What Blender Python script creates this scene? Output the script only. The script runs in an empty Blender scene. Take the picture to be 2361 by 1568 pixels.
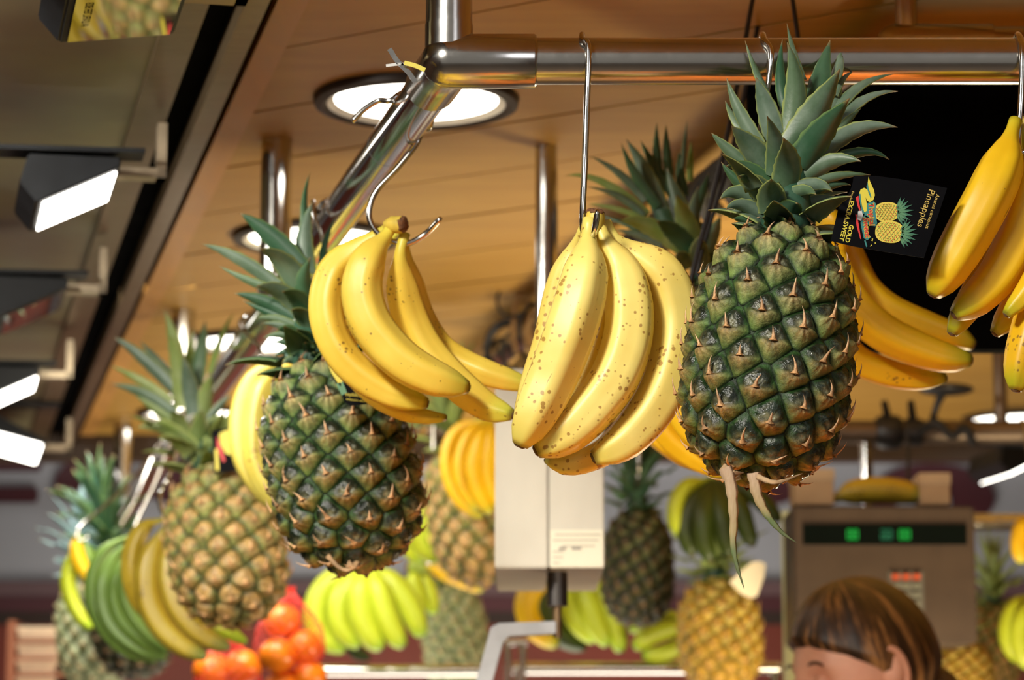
import bpy, bmesh, math, random
import numpy as np
from mathutils import Vector, Matrix

random.seed(7); np.random.seed(7)
SC = bpy.context.scene
COL = SC.collection
F = 6500.0; CX, CY = 1180.5, 784.0
PITCH = math.atan(1116 / F)
EYE = Vector((0, 0, 1.45))
CEIL = EYE.z + 0.90          # wooden ceiling of the stall
ZP = EYE.z + 0.677           # height of the hanging pipe frame

# ------------------------------------------------------------------ camera
cam_d = bpy.data.cameras.new('camera')
cam = bpy.data.objects.new('camera', cam_d); COL.objects.link(cam)
cam.location = EYE
cam.rotation_euler = (math.pi / 2 + PITCH, 0, 0)
cam_d.sensor_width = 36.0
cam_d.lens = F / 2361 * 36.0
cam_d.clip_start = 0.05; cam_d.clip_end = 60
cam_d.dof.use_dof = True
cam_d.dof.focus_distance = 2.43
cam_d.dof.aperture_fstop = 7.6
SC.camera = cam
SC.view_settings.view_transform = 'Standard'
SC.view_settings.look = 'None'
SC.view_settings.exposure = 0.0
SC.view_settings.gamma = 1.0
SC.view_settings.use_curve_mapping = False
SC.cycles.caustics_reflective = False
SC.cycles.caustics_refractive = False
SC.cycles.max_bounces = 6
SC.cycles.sample_clamp_indirect = 4.0

def ray(px, py):
    x = (px - CX) / F; y = -(py - CY) / F
    return Vector((x, math.cos(PITCH) - y * math.sin(PITCH), math.sin(PITCH) + y * math.cos(PITCH)))
def P(px, py, Y):
    d = ray(px, py); return EYE + d * (Y / d.y)
def HZ(px, py, z):
    d = ray(px, py); return EYE + d * ((z - EYE.z) / d.z)
def S(Y, py=784):                      # metres per pixel at world depth Y
    return (Y / ray(CX, py).y) / F
D = (P(-224, 1900, 1.0) - EYE); D.z = 0; D = D / D.y          # aisle direction (x per y)
Dn = D.normalized(); E1 = Vector((Dn.y, -Dn.x, 0))            # across the aisle, to the right

# ------------------------------------------------------------------ world + lights
w = bpy.data.worlds.new('hall'); SC.world = w; w.use_nodes = True
bgn = w.node_tree.nodes['Background']
bgn.inputs[0].default_value = (1.0, 0.93, 0.82, 1); bgn.inputs[1].default_value = 0.22

def area(name, loc, target, size, power, color, spread=180, size_y=None):
    l = bpy.data.lights.new(name, 'AREA'); l.energy = power; l.color = color
    l.shape = 'RECTANGLE'; l.size = size; l.size_y = size_y or size; l.spread = math.radians(spread)
    o = bpy.data.objects.new(name, l); COL.objects.link(o); o.location = loc
    o.rotation_euler = (Vector(target) - Vector(loc)).to_track_quat('-Z', 'Y').to_euler()
    return o
# market floodlights on the same rail as those in view, nearer than the frame
area('flood_lamp_light', (-0.75, 1.15, 2.62), (0.1, 2.5, 1.9), 0.20, 27, (1.0, 0.95, 0.84))
area('flood_lamp_light', (-1.0, 0.3, 2.9), (0.1, 2.7, 2.0), 0.4, 24, (1.0, 0.94, 0.84))
area('flood_lamp_light', (-0.95, 2.55, 2.32), (-0.42, 4.05, 1.92), 0.2, 15, (1.0, 0.95, 0.84), 120)
area('hall_daylight', (2.2, -1.2, 2.8), (0.2, 3.0, 1.9), 1.0, 10, (0.95, 0.95, 1.0))
# added uplights below the frame, standing in for bounce onto ceiling and far wall
area('bounce_fill_light', (0.7, 4.25, 1.2), (0.5, 3.9, 2.4), 0.4, 24, (1.0, 0.82, 0.52))
area('heap_fill_light', (0.35, 2.25, 1.5), (0.45, 2.6, 0.9), 1.6, 17, (1.0, 0.92, 0.75), size_y=.3)  # added unseen lamp to brighten the fruit heap mirrored in the pipe
area('bounce_fill_light', (-0.2, 5.9, 1.0), (-0.1, 6.4, 2.2), 1.4, 34, (1.0, 0.9, 0.75))
area('stall_light', (-0.5, 4.6, 2.26), (-0.45, 5.3, 1.4), 0.5, 8, (1.0, 0.93, 0.75), 130)

# ------------------------------------------------------------------ materials
MATS = {}
class NT:
    def __init__(self, name):
        self.m = bpy.data.materials.new(name); self.m.use_nodes = True
        self.t = self.m.node_tree; self.n = self.t.nodes
        self.b = self.n['Principled BSDF']
    def new(self, typ, **kw):
        x = self.n.new(typ)
        for k, v in kw.items(): setattr(x, k, v)
        return x
    def link(self, a, b): self.t.links.new(a, b)
    def coords(self, scale=(1, 1, 1), rot=(0, 0, 0), kind='Object'):
        tc = self.new('ShaderNodeTexCoord'); mp = self.new('ShaderNodeMapping')
        mp.inputs['Scale'].default_value = scale; mp.inputs['Rotation'].default_value = rot
        self.link(tc.outputs[kind], mp.inputs[0]); return mp.outputs[0]
    def noise(self, vec, scale, detail=3, rough=0.55):
        x = self.new('ShaderNodeTexNoise'); x.inputs['Scale'].default_value = scale
        x.inputs['Detail'].default_value = detail; x.inputs['Roughness'].default_value = rough
        if vec is not None: self.link(vec, x.inputs['Vector'])
        return x.outputs['Fac']
    def ramp(self, fac, stops):
        x = self.new('ShaderNodeValToRGB'); e = x.color_ramp.elements
        while len(e) < len(stops): e.new(0.5)
        for q, (p, c) in zip(e, stops):
            q.position = p; q.color = (*c, 1) if len(c) == 3 else c
        self.link(fac, x.inputs[0]); return x.outputs[0]
    def mix(self, fac, a, b, mode='MIX'):
        x = self.new('ShaderNodeMixRGB', blend_type=mode)
        for i, v in ((0, fac), (1, a), (2, b)):
            if hasattr(v, 'is_output') or hasattr(v, 'links'): self.link(v, x.inputs[i])
            else: x.inputs[i].default_value = v if i == 0 else (*v, 1)
        return x.outputs[0]
    def math(self, op, a, b=0.0, clamp=False):
        x = self.new('ShaderNodeMath', operation=op, use_clamp=clamp)
        for i, v in ((0, a), (1, b)):
            if hasattr(v, 'links'): self.link(v, x.inputs[i])
            else: x.inputs[i].default_value = v
        return x.outputs[0]
    def attr(self, name='col'):
        x = self.new('ShaderNodeAttribute'); x.attribute_name = name; return x
    def bump(self, h, strength=0.3, dist=0.002):
        x = self.new('ShaderNodeBump'); x.inputs['Strength'].default_value = strength
        x.inputs['Distance'].default_value = dist
        self.link(h, x.inputs['Height']); self.link(x.outputs[0], self.b.inputs['Normal'])
    def set(self, **kw):
        for k, v in kw.items():
            i = self.b.inputs[k.replace('_', ' ')]
            if hasattr(v, 'links'): self.link(v, i)
            else: i.default_value = (*v, 1) if isinstance(v, tuple) and len(v) == 3 else v
        return self

def M(name, color=(0.5, 0.5, 0.5), rough=0.5, metal=0.0, var=0.15, scale=20.0, bump=0.0, emit=None, estr=0.0, stretch=(1, 1, 1), coat=0.0):
    """plain procedural material: colour with noise mottling"""
    if name in MATS: return MATS[name]
    t = NT(name); v = t.coords(stretch); n = t.noise(v, scale)
    lo = tuple(c * (1 - var) for c in color); hi = tuple(min(1, c * (1 + var)) for c in color)
    t.set(Base_Color=t.ramp(n, [(0.3, lo), (0.7, hi)]), Metallic=metal, Coat_Weight=coat)
    t.set(Roughness=t.math('ADD', t.math('MULTIPLY', n, rough * 0.4), rough * 0.8))
    if bump: t.bump(n, bump)
    if emit: t.set(Emission_Color=emit, Emission_Strength=estr)
    MATS[name] = t.m; return t.m

def wood_mat():
    t = NT('lacquered_plank'); a = math.atan2(1, -1.55)
    v = t.coords((1.2, 9, 9), (0, 0, -a)); n = t.noise(v, 3.0, 6, 0.65)
    v2 = t.coords((0.6, 1.0, 1.0), (0, 0, -a)); n2 = t.noise(v2, 2.0)
    c = t.ramp(n, [(0.25, (0.40, 0.215, 0.038)), (0.75, (0.57, 0.34, 0.07))])
    c = t.mix(t.math('MULTIPLY', n2, 0.5), c, (0.44, 0.225, 0.04))
    t.set(Base_Color=c, Roughness=0.5); t.bump(n, 0.06); return t.m
WOOD = wood_mat()

def steel_mat(name, base=(0.62, 0.60, 0.57), rough=0.17):
    t = NT(name); v = t.coords((1, 1, 1)); n = t.noise(v, 60, 5, 0.7); n2 = t.noise(v, 7, 3)
    c = t.mix(t.math('MULTIPLY', n2, 0.6), base, tuple(x * 0.72 for x in base))
    t.set(Base_Color=c, Metallic=1.0, Roughness=t.math('ADD', t.math('MULTIPLY', n, 0.14), rough - 0.05))
    t.bump(n, 0.03, 0.001); return t.m
STEEL = steel_mat('brushed_steel'); CHROME = steel_mat('chrome_steel', (0.75, 0.74, 0.72), 0.10)
BLACK = M('black_metal', (0.012, 0.012, 0.014), 0.4, 0.0, 0.3)
BLACKM = M('matte_black', (0.002, 0.002, 0.002), 0.9, 0.0, 0.3); BLACKM.node_tree.nodes['Principled BSDF'].inputs['Specular IOR Level'].default_value = 0.02

def banana_mat(name, yellow, green, greenness, spots, brown=(0.16, 0.07, 0.02), deep=None):
    t = NT(name); at = t.attr(); sep = t.new('ShaderNodeSeparateColor'); t.link(at.outputs['Color'], sep.inputs[0])
    tt, ph, rnd = sep.outputs[0], sep.outputs[1], sep.outputs[2]
    v = t.coords(); n = t.noise(v, 14, 3); nf = t.noise(v, 160, 3)
    deep = deep or tuple(c * k for c, k in zip(yellow, (0.86, 0.76, 0.5)))
    c = t.mix(t.ramp(n, [(0.35, (0, 0, 0)), (0.7, (1, 1, 1))]), yellow, deep)
    c = t.mix(t.math('MULTIPLY', nf, 0.25), c, tuple(x * 0.8 for x in yellow))
    # green at the neck and at the tip
    gm = t.ramp(t.math('ADD', tt, t.math('MULTIPLY', t.math('SUBTRACT', n, 0.5), 0.12)),
                [(0.0, (0.7,) * 3), (0.16, (greenness,) * 3), (0.86, (greenness,) * 3), (0.99, (0.9,) * 3)])
    c = t.mix(gm, c, green)
    if spots > 0:
        vo = t.new('ShaderNodeTexVoronoi'); vo.inputs['Scale'].default_value = 170
        nv = t.noise(v, 45, 2); dv = t.new('ShaderNodeVectorMath', operation='ADD')
        sc = t.new('ShaderNodeVectorMath', operation='SCALE'); cmb = t.new('ShaderNodeCombineXYZ')
        t.link(nv, cmb.inputs[0]); t.link(t.noise(v, 52, 2), cmb.inputs[1])
        t.link(cmb.outputs[0], sc.inputs[0]); sc.inputs['Scale'].default_value = 0.006
        t.link(v, dv.inputs[0]); t.link(sc.outputs[0], dv.inputs[1]); t.link(dv.outputs[0], vo.inputs['Vector'])
        patch = t.ramp(t.noise(v, 30, 2), [(0.60 - 0.22 * spots, (0,) * 3), (0.80 - 0.12 * spots, (1,) * 3)])
        sz = t.math('MULTIPLY', patch, 0.50)
        dot = t.math('MULTIPLY', t.math('SUBTRACT', sz, vo.outputs['Distance']), 9.0, True)
        c = t.mix(t.math('MULTIPLY', dot, 0.75), c, brown)
        # long bruises running along the fruit
        cm2 = t.new('ShaderNodeCombineXYZ'); t.link(t.math('MULTIPLY', tt, 5.0), cm2.inputs[0])
        t.link(t.math('MULTIPLY', ph, 26.0), cm2.inputs[1]); t.link(t.math('MULTIPLY', rnd, 37.0), cm2.inputs[2])
        br = t.ramp(t.noise(cm2.outputs[0], 1.0, 4, 0.6), [(0.735 - 0.03 * spots, (0,) * 3), (0.76, (1,) * 3)])
        c = t.mix(t.math('MULTIPLY', br, 0.8), c, tuple(x * 0.45 for x in brown))
    tip = t.ramp(tt, [(0.982, (0,) * 3), (0.996, (1,) * 3)])
    c = t.mix(t.math('MULTIPLY', tip, 0.6), c, (0.10, 0.07, 0.02))
    t.set(Base_Color=c, Roughness=0.42, Subsurface_Weight=0.0); t.bump(t.noise(v, 90, 3), 0.12, 0.001)
    return t.m
Y0 = (0.90, 0.60, 0.045)
BAN = {
 'ripe': banana_mat('ripe_banana_peel', (0.96, 0.73, 0.11), (0.55, 0.60, 0.06), 0.02, 0.4),
 'spot': banana_mat('freckled_banana_peel', (0.96, 0.78, 0.22), (0.75, 0.66, 0.13), 0.0, 1.0, (0.30, 0.12, 0.02)),
 'gold': banana_mat('golden_banana_peel', (0.90, 0.56, 0.012), (0.36, 0.44, 0.02), 0.05, 0.25),
 'pale': banana_mat('pale_banana_peel', (0.55, 0.45, 0.09), (0.32, 0.38, 0.06), 0.18, 0.35),
 'olive': banana_mat('olive_banana_peel', (0.56, 0.40, 0.03), (0.16, 0.24, 0.05), 0.15, 0.6, (0.05, 0.03, 0.01)),
 'half': banana_mat('half_ripe_banana_peel', (0.42, 0.46, 0.05), (0.10, 0.26, 0.06), 0.75, 0.0),
 'green': banana_mat('green_banana_peel', (0.72, 0.76, 0.05), (0.30, 0.52, 0.02), 0.42, 0.0),
 'dark': banana_mat('shaded_green_banana_peel', (0.07, 0.10, 0.012), (0.025, 0.05, 0.006), 0.6, 0.0),  # shade on the hanging bunch put into a darker green peel
}
BTIP = M('dry_banana_tip', (0.11, 0.065, 0.028), 0.85, bump=0.5, scale=200)
BCAP = M('cut_banana_stem', (0.15, 0.06, 0.02), 0.8, var=0.5, bump=0.6, scale=220)
GNECK = M('green_banana_stem_skin', (0.30, 0.40, 0.05), 0.5, var=0.2, scale=60)
BNECK = M('banana_stem_skin', (0.70, 0.50, 0.07), 0.5, var=0.2, scale=60)

def fruitlet_mat(name, tint, fac, gloss, gain=1.0, dome=0.0):
    t = NT(name); at = t.attr().outputs['Color']; v = t.coords(); n = t.noise(v, 260, 4, 0.7); n2 = t.noise(v, 28, 2)
    c = t.mix(t.math('MULTIPLY', t.attr().outputs['Alpha'], dome), at, tint)
    c = t.mix(t.math('MULTIPLY', n2, fac), c, tint)
    c = t.mix(t.math('SUBTRACT', 1.0, n), c, (0.5, 0.5, 0.5), 'MULTIPLY')
    n3 = t.noise(v, 120, 3, .7); c = t.mix(1.0, c, t.ramp(n3, [(.32, (.42,) * 3), (.62, (1.15,) * 3)]), 'MULTIPLY')
    if gain != 1.0: c = t.mix(1.0, c, (gain,) * 3, 'MULTIPLY')
    sp = t.attr().outputs['Alpha']
    t.set(Base_Color=c, Roughness=t.math('SUBTRACT', 0.62, t.math('MULTIPLY', sp, 0.62 - gloss)))
    t.bump(t.math('ADD', n, t.math('MULTIPLY', n3, 1.5)), 0.5, 0.002); return t.m
FRU = {
 'dark': fruitlet_mat('dark_pineapple_rind', (0.10, 0.16, 0.04), 0.05, 0.18, 1.6),
 'gold': fruitlet_mat('golden_pineapple_rind', (0.55, 0.33, 0.10), 0.22, 0.42, 1.8, 0.5),
 'amber': fruitlet_mat('amber_pineapple_rind', (0.60, 0.34, 0.03), 0.8, 0.45, 2.0, .5),
 'darkest': fruitlet_mat('deep_green_pineapple_rind', (0.08, 0.06, 0.015), 0.5, 0.35, 0.8, .2),  # darkest of the rind tones
 'pale': fruitlet_mat('pale_pineapple_rind', (0.42, 0.46, 0.26), 0.6, 0.4, 1.8, .6),
}
CORE = M('pineapple_groove', (0.012, 0.03, 0.008), 0.7)

def leaf_mat(name, top, under, edge, mixv=0.18):
    t = NT(name); at = t.attr(); sep = t.new('ShaderNodeSeparateColor'); t.link(at.outputs['Color'], sep.inputs[0])
    tt, ed, rnd = sep.outputs[0], sep.outputs[1], sep.outputs[2]
    v = t.coords(); n = t.noise(v, 30, 4, 0.6); nf = t.noise(v, 300, 3)
    c = t.mix(t.ramp(n, [(0.35, (0,) * 3), (0.65, (1,) * 3)]), top, under)
    c = t.mix(t.math('MULTIPLY', nf, 0.3), c, tuple(x * 0.6 for x in top))
    c = t.mix(t.math('MULTIPLY', rnd, 0.35), c, (0.10, 0.19, 0.045))
    c = t.mix(t.ramp(ed, [(0.80, (0,) * 3), (0.98, (0.85,) * 3)]), c, edge)
    c = t.mix(t.ramp(tt, [(0.90, (0,) * 3), (0.985, (1,) * 3)]), c, (0.30, 0.20, 0.09))
    t.set(Base_Color=c, Roughness=0.42); t.bump(nf, 0.15, 0.001)
    tr_ = t.new('ShaderNodeBsdfTranslucent'); t.link(t.mix(0.5, c, (0.35, 0.55, 0.05)), tr_.inputs['Color']); mx = t.new('ShaderNodeMixShader'); mx.inputs[0].default_value = mixv
    t.link(t.b.outputs[0], mx.inputs[1]); t.link(tr_.outputs[0], mx.inputs[2]); t.link(mx.outputs[0], t.n['Material Output'].inputs['Surface']); return t.m
LEAF = {
 'blue': leaf_mat('blue_green_leaf', (0.075, 0.135, 0.085), (0.20, 0.27, 0.21), (0.36, 0.42, 0.12)),
 'deep': leaf_mat('deep_green_leaf', (0.018, 0.085, 0.045), (0.06, 0.13, 0.085), (0.16, 0.26, 0.08)),
 'light': leaf_mat('light_green_leaf', (0.34, 0.46, 0.12), (0.50, 0.58, 0.26), (0.62, 0.66, 0.22), 0.45),
 'cool_lit': leaf_mat('cool_lit_leaf', (0.25, 0.45, 0.50), (0.5, 0.72, 0.8), (0.6, 0.8, 0.8)),  # strong cool light on one crown put into the leaf colour
}
DRY = M('dry_leaf', (0.46, 0.30, 0.16), 0.7, var=0.45, scale=70, bump=0.3)
PAPER = M('cream_card', (0.80, 0.72, 0.52), 0.6, var=0.05)

# ------------------------------------------------------------------ object helpers
def tag(o, label=None, cat=None, group=None, kind=None):
    if label: o['label'] = label
    if cat: o['category'] = cat
    if group: o['group'] = group
    if kind: o['kind'] = kind
    return o
def link(name, me, parent=None, mat=None, mw=None):
    o = bpy.data.objects.new(name, me); COL.objects.link(o)
    if mat is not None and me is not None:
        if len(me.materials) == 0: me.materials.append(mat)
    if parent: o.parent = parent
    if mw is not None: o.matrix_basis = mw
    return o
def empty(name, loc=(0, 0, 0), label=None, cat=None, group=None, mw=None, kind=None):
    o = bpy.data.objects.new(name, None); COL.objects.link(o); o.empty_display_size = 0.02
    if mw is not None: o.matrix_basis = mw
    else: o.location = loc
    return tag(o, label, cat, group, kind)
def mesh(name, verts, faces, cols=None, smooth=True):
    me = bpy.data.meshes.new(name); me.from_pydata([tuple(v) for v in verts], [], faces)
    if smooth: me.polygons.foreach_set('use_smooth', [True] * len(faces))
    if cols is not None:
        a = me.color_attributes.new('col', 'FLOAT_COLOR', 'POINT')
        arr = np.ones((len(verts), 4), dtype=np.float32); c = np.asarray(cols, dtype=np.float32)
        arr[:, :c.shape[1]] = c; a.data.foreach_set('color', arr.ravel())
    me.update(); return me
def org(parent):
    return parent.location.copy() if parent else Vector((0, 0, 0))
def loc_pts(pts, parent):
    o = org(parent); return [Vector(p) - o for p in pts]

class MB:
    """collects simple solids into one mesh"""
    def __init__(s): s.v = []; s.f = []
    def add(s, vs, fs):
        n = len(s.v); s.v += [Vector(v) for v in vs]; s.f += [tuple(i + n for i in f) for f in fs]; return s
    def hexa(s, p):   # 8 points: bottom quad, top quad
        return s.add(p, [(3, 2, 1, 0), (4, 5, 6, 7), (0, 1, 5, 4), (1, 2, 6, 5), (2, 3, 7, 6), (3, 0, 4, 7)])
    def box(s, a, b):
        a = Vector(a); b = Vector(b)
        return s.hexa([(a.x, a.y, a.z), (b.x, a.y, a.z), (b.x, b.y, a.z), (a.x, b.y, a.z),
                       (a.x, a.y, b.z), (b.x, a.y, b.z), (b.x, b.y, b.z), (a.x, b.y, b.z)])
    def prism(s, poly, ext):
        n = len(poly); ext = Vector(ext); poly = [Vector(p) for p in poly]
        vs = poly + [p + ext for p in poly]
        fs = [tuple(range(n))[::-1], tuple(range(n, 2 * n))] + [(i, (i + 1) % n, n + (i + 1) % n, n + i) for i in range(n)]
        return s.add(vs, fs)
    def tube(s, pts, rads, seg=16, caps=True):
        pts = [Vector(p) for p in pts]
        if not hasattr(rads, '__len__'): rads = [rads] * len(pts)
        rings = frames(pts); vs = []; fs = []
        for p, (t, u, w_), r in zip(pts, rings, rads):
            for k in range(seg):
                a = 2 * math.pi * k / seg; vs.append(p + (u * math.cos(a) + w_ * math.sin(a)) * r)
        for i in range(len(pts) - 1):
            for k in range(seg):
                k2 = (k + 1) % seg; fs.append((i * seg + k, i * seg + k2, (i + 1) * seg + k2, (i + 1) * seg + k))
        if caps:
            fs.append(tuple(range(seg))[::-1]); b = (len(pts) - 1) * seg; fs.append(tuple(range(b, b + seg)))
        return s.add(vs, fs)
    def sphere(s, c, r, seg=16, rings=10, sq=(1, 1, 1)):
        c = Vector(c); vs = [c + Vector((0, 0, r * sq[2]))]
        for i in range(1, rings):
            th = math.pi * i / rings
            for k in range(seg):
                a = 2 * math.pi * k / seg
                vs.append(c + Vector((r * sq[0] * math.sin(th) * math.cos(a), r * sq[1] * math.sin(th) * math.sin(a), r * sq[2] * math.cos(th))))
        vs.append(c - Vector((0, 0, r * sq[2]))); fs = []
        for k in range(seg): fs.append((0, 1 + k, 1 + (k + 1) % seg))
        for i in range(rings - 2):
            for k in range(seg):
                a = 1 + i * seg + k; b = 1 + i * seg + (k + 1) % seg; fs.append((a, a + seg, b + seg, b))
        last = len(vs) - 1; b0 = 1 + (rings - 2) * seg
        for k in range(seg): fs.append((last, b0 + (k + 1) % seg, b0 + k))
        return s.add(vs, fs)
    def lathe(s, prof, centre, seg=40, axis=None):
        c = Vector(centre); n = len(prof); vs = []; fs = []
        for (r, z) in prof:
            for k in range(seg):
                a = 2 * math.pi * k / seg; vs.append(c + Vector((r * math.cos(a), r * math.sin(a), z)))
        for i in range(n - 1):
            for k in range(seg):
                k2 = (k + 1) % seg; fs.append((i * seg + k, i * seg + k2, (i + 1) * seg + k2, (i + 1) * seg + k))
        return s.add(vs, fs)
    def build(s, name, mat, parent=None, smooth=False, bevel=0.0):
        o0 = org(parent)
        me = mesh(name, [v - o0 for v in s.v], s.f, smooth=smooth)
        bm = bmesh.new(); bm.from_mesh(me); bmesh.ops.recalc_face_normals(bm, faces=bm.faces)
        if bevel: bmesh.ops.bevel(bm, geom=[e for e in bm.edges if e.calc_face_angle(0) > 0.6], offset=bevel, segments=2, affect='EDGES')
        bm.to_mesh(me); bm.free()
        if smooth:
            try: me.set_sharp_from_angle(angle=math.radians(40))
            except Exception: pass
        return link(name, me, parent, mat)
def frames(pts):
    n = len(pts); T = []
    for i in range(n):
        a = pts[max(0, i - 1)]; b = pts[min(n - 1, i + 1)]; d = (b - a)
        T.append(d.normalized() if d.length > 1e-9 else Vector((0, 0, 1)))
    u = T[0].cross(Vector((0, 1, 0)));
    if u.length < 0.1: u = T[0].cross(Vector((1, 0, 0)))
    u.normalize(); out = []
    for t in T:
        u = (u - t * u.dot(t)).normalized(); out.append((t, u.copy(), t.cross(u)))
    return out
def catmull(pts, n):
    pts = [Vector(p) for p in pts]
    P_ = [pts[0] * 2 - pts[1]] + pts + [pts[-1] * 2 - pts[-2]]
    out = []; m = len(pts) - 1
    dense = []
    for i in range(m):
        a, b, c, d = P_[i:i + 4]
        for k in range(12):
            t = k / 12
            dense.append(0.5 * ((2 * b) + (c - a) * t + (2 * a - 5 * b + 4 * c - d) * t * t + (3 * b - a - 3 * c + d) * t ** 3))
    dense.append(pts[-1]); L = [0.0]
    for a, b in zip(dense, dense[1:]): L.append(L[-1] + (b - a).length)
    j = 0
    for i in range(n):
        s = L[-1] * i / (n - 1)
        while j < len(L) - 2 and L[j + 1] < s: j += 1
        q = (s - L[j]) / max(1e-9, L[j + 1] - L[j]); out.append(dense[j].lerp(dense[j + 1], min(1, max(0, q))))
    return out
def crop(ox, oy, s): return lambda x, y: (ox + x / s, oy + y / s)

# ------------------------------------------------------------------ bananas
PROF = [(0, .30), (.06, .29), (.11, .38), (.16, .64), (.23, .88), (.34, .98), (.5, 1.0), (.65, .98), (.78, .92), (.88, .80), (.94, .64), (.975, .46), (1, .31)]
PT, PR = zip(*PROF)
def banana(parent, pts, R, mat, tip=True, seg=20, n=34, prof=None, name='banana'):
    c = catmull(pts, n); fr = frames(c); o0 = org(parent); vs = []; cols = []; fs = []
    pt, pr = (PT, PR) if prof is None else zip(*prof)
    rnd = random.random(); ph0 = random.random() * 6.28
    for i in range(n):
        t = i / (n - 1); r = R * float(np.interp(t, pt, pr)); _, u, w_ = fr[i]
        amp = 0.085 * min(1, max(0, (t - .05) * 5))
        for k in range(seg):
            a = 2 * math.pi * k / seg
            q = math.cos(5 * (a + ph0)); q = math.copysign(abs(q) ** 0.9, q)
            vs.append(c[i] - o0 + (u * math.cos(a) + w_ * math.sin(a)) * (r * (1 + amp * q)))
            cols.append((t, k / seg if k <= seg / 2 else 1 - k / seg, rnd, 1))
    for i in range(n - 1):
        for k in range(seg):
            k2 = (k + 1) % seg; fs.append((i * seg + k, i * seg + k2, (i + 1) * seg + k2, (i + 1) * seg + k))
    fs.append(tuple(range(seg))[::-1]); b = (n - 1) * seg; fs.append(tuple(range(b, b + seg)))
    o = link(name, mesh(name, vs, fs, cols), parent, BAN[mat])
    if tip:
        t_, u, w_ = fr[-1]; rt = R * 0.24; e = c[-1]
        mb = MB(); mb.tube([e - t_ * rt * .5, e + t_ * rt * .15, e + t_ * rt * .35], [rt * 1.05, rt * 1.0, rt * .7], 8)
        mm = mesh('blossom_tip', [v - o0 for v in mb.v], mb.f)
        link('blossom_tip', mm, o, BTIP)
    return o
def bunch(label, Y, fingers, mat, cap=None, group=None, tr=None, cs=1.0, small=False):
    """fingers: list of (points (x,y[,dY]) , radius) in crop pixels; each finger a child"""
    tr = tr or (lambda x, y: (x, y))
    k = S(Y, 900)
    p0 = fingers[0][0][0] if cap is None else cap
    q = tr(p0[0], p0[1]); root = empty('banana_bunch', P(q[0], q[1], Y), label, 'bananas', group)
    for fg in fingers:
        pts, r = fg[0], fg[1]; mt = fg[2] if len(fg) > 2 else mat; m = len(pts)
        base = fg[3] if len(fg) > 3 else 0.0
        W = []
        for i, p in enumerate(pts):
            px, py = tr(p[0], p[1]); dy = (p[2] if len(p) > 2 else base * min(1, i / 2.0))
            W.append(P(px, py, Y + dy))
        kk = dict(seg=12, n=20) if small else {}
        banana(root, W, r / cs * k, mt, **kk)
    if cap is not None:      # woody crown where the fingers join
        q = tr(cap[0], cap[1]); c0 = P(q[0], q[1], Y + (cap[5] if len(cap) > 5 else 0)); rr = cap[2] / cs * k
        mb = MB()
        dx = cap[3] if len(cap) > 3 else 0.2; dz = cap[4] if len(cap) > 4 else 1.0
        ax = Vector((dx, cap[6] if len(cap) > 6 else 0, dz)).normalized()
        mb.tube([c0 - ax * rr * 1.7, c0 - ax * rr * .9, c0 - ax * rr * .1, c0 + ax * rr * .38], [rr * .55, rr * .82, rr * .88, rr * .80], 14)
        for v in mb.v: v += Vector([random.uniform(-1, 1) * rr * .05 for _ in range(3)])
        cr = mb.build('crown', BNECK if mat in ('ripe', 'spot', 'gold', 'pale', 'olive') else GNECK, root, smooth=True)
        mb = MB(); mb.tube([c0 + ax * rr * .30, c0 + ax * rr * .5, c0 + ax * rr * .66, c0 + ax * rr * .70], [rr * .83, rr * .80, rr * .55, rr * .2], 18)
        for v in mb.v: v += Vector([random.uniform(-1, 1) * rr * .08 for _ in range(3)])
        mb.build('cut_end', BCAP, root, smooth=True)
    return root

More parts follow.
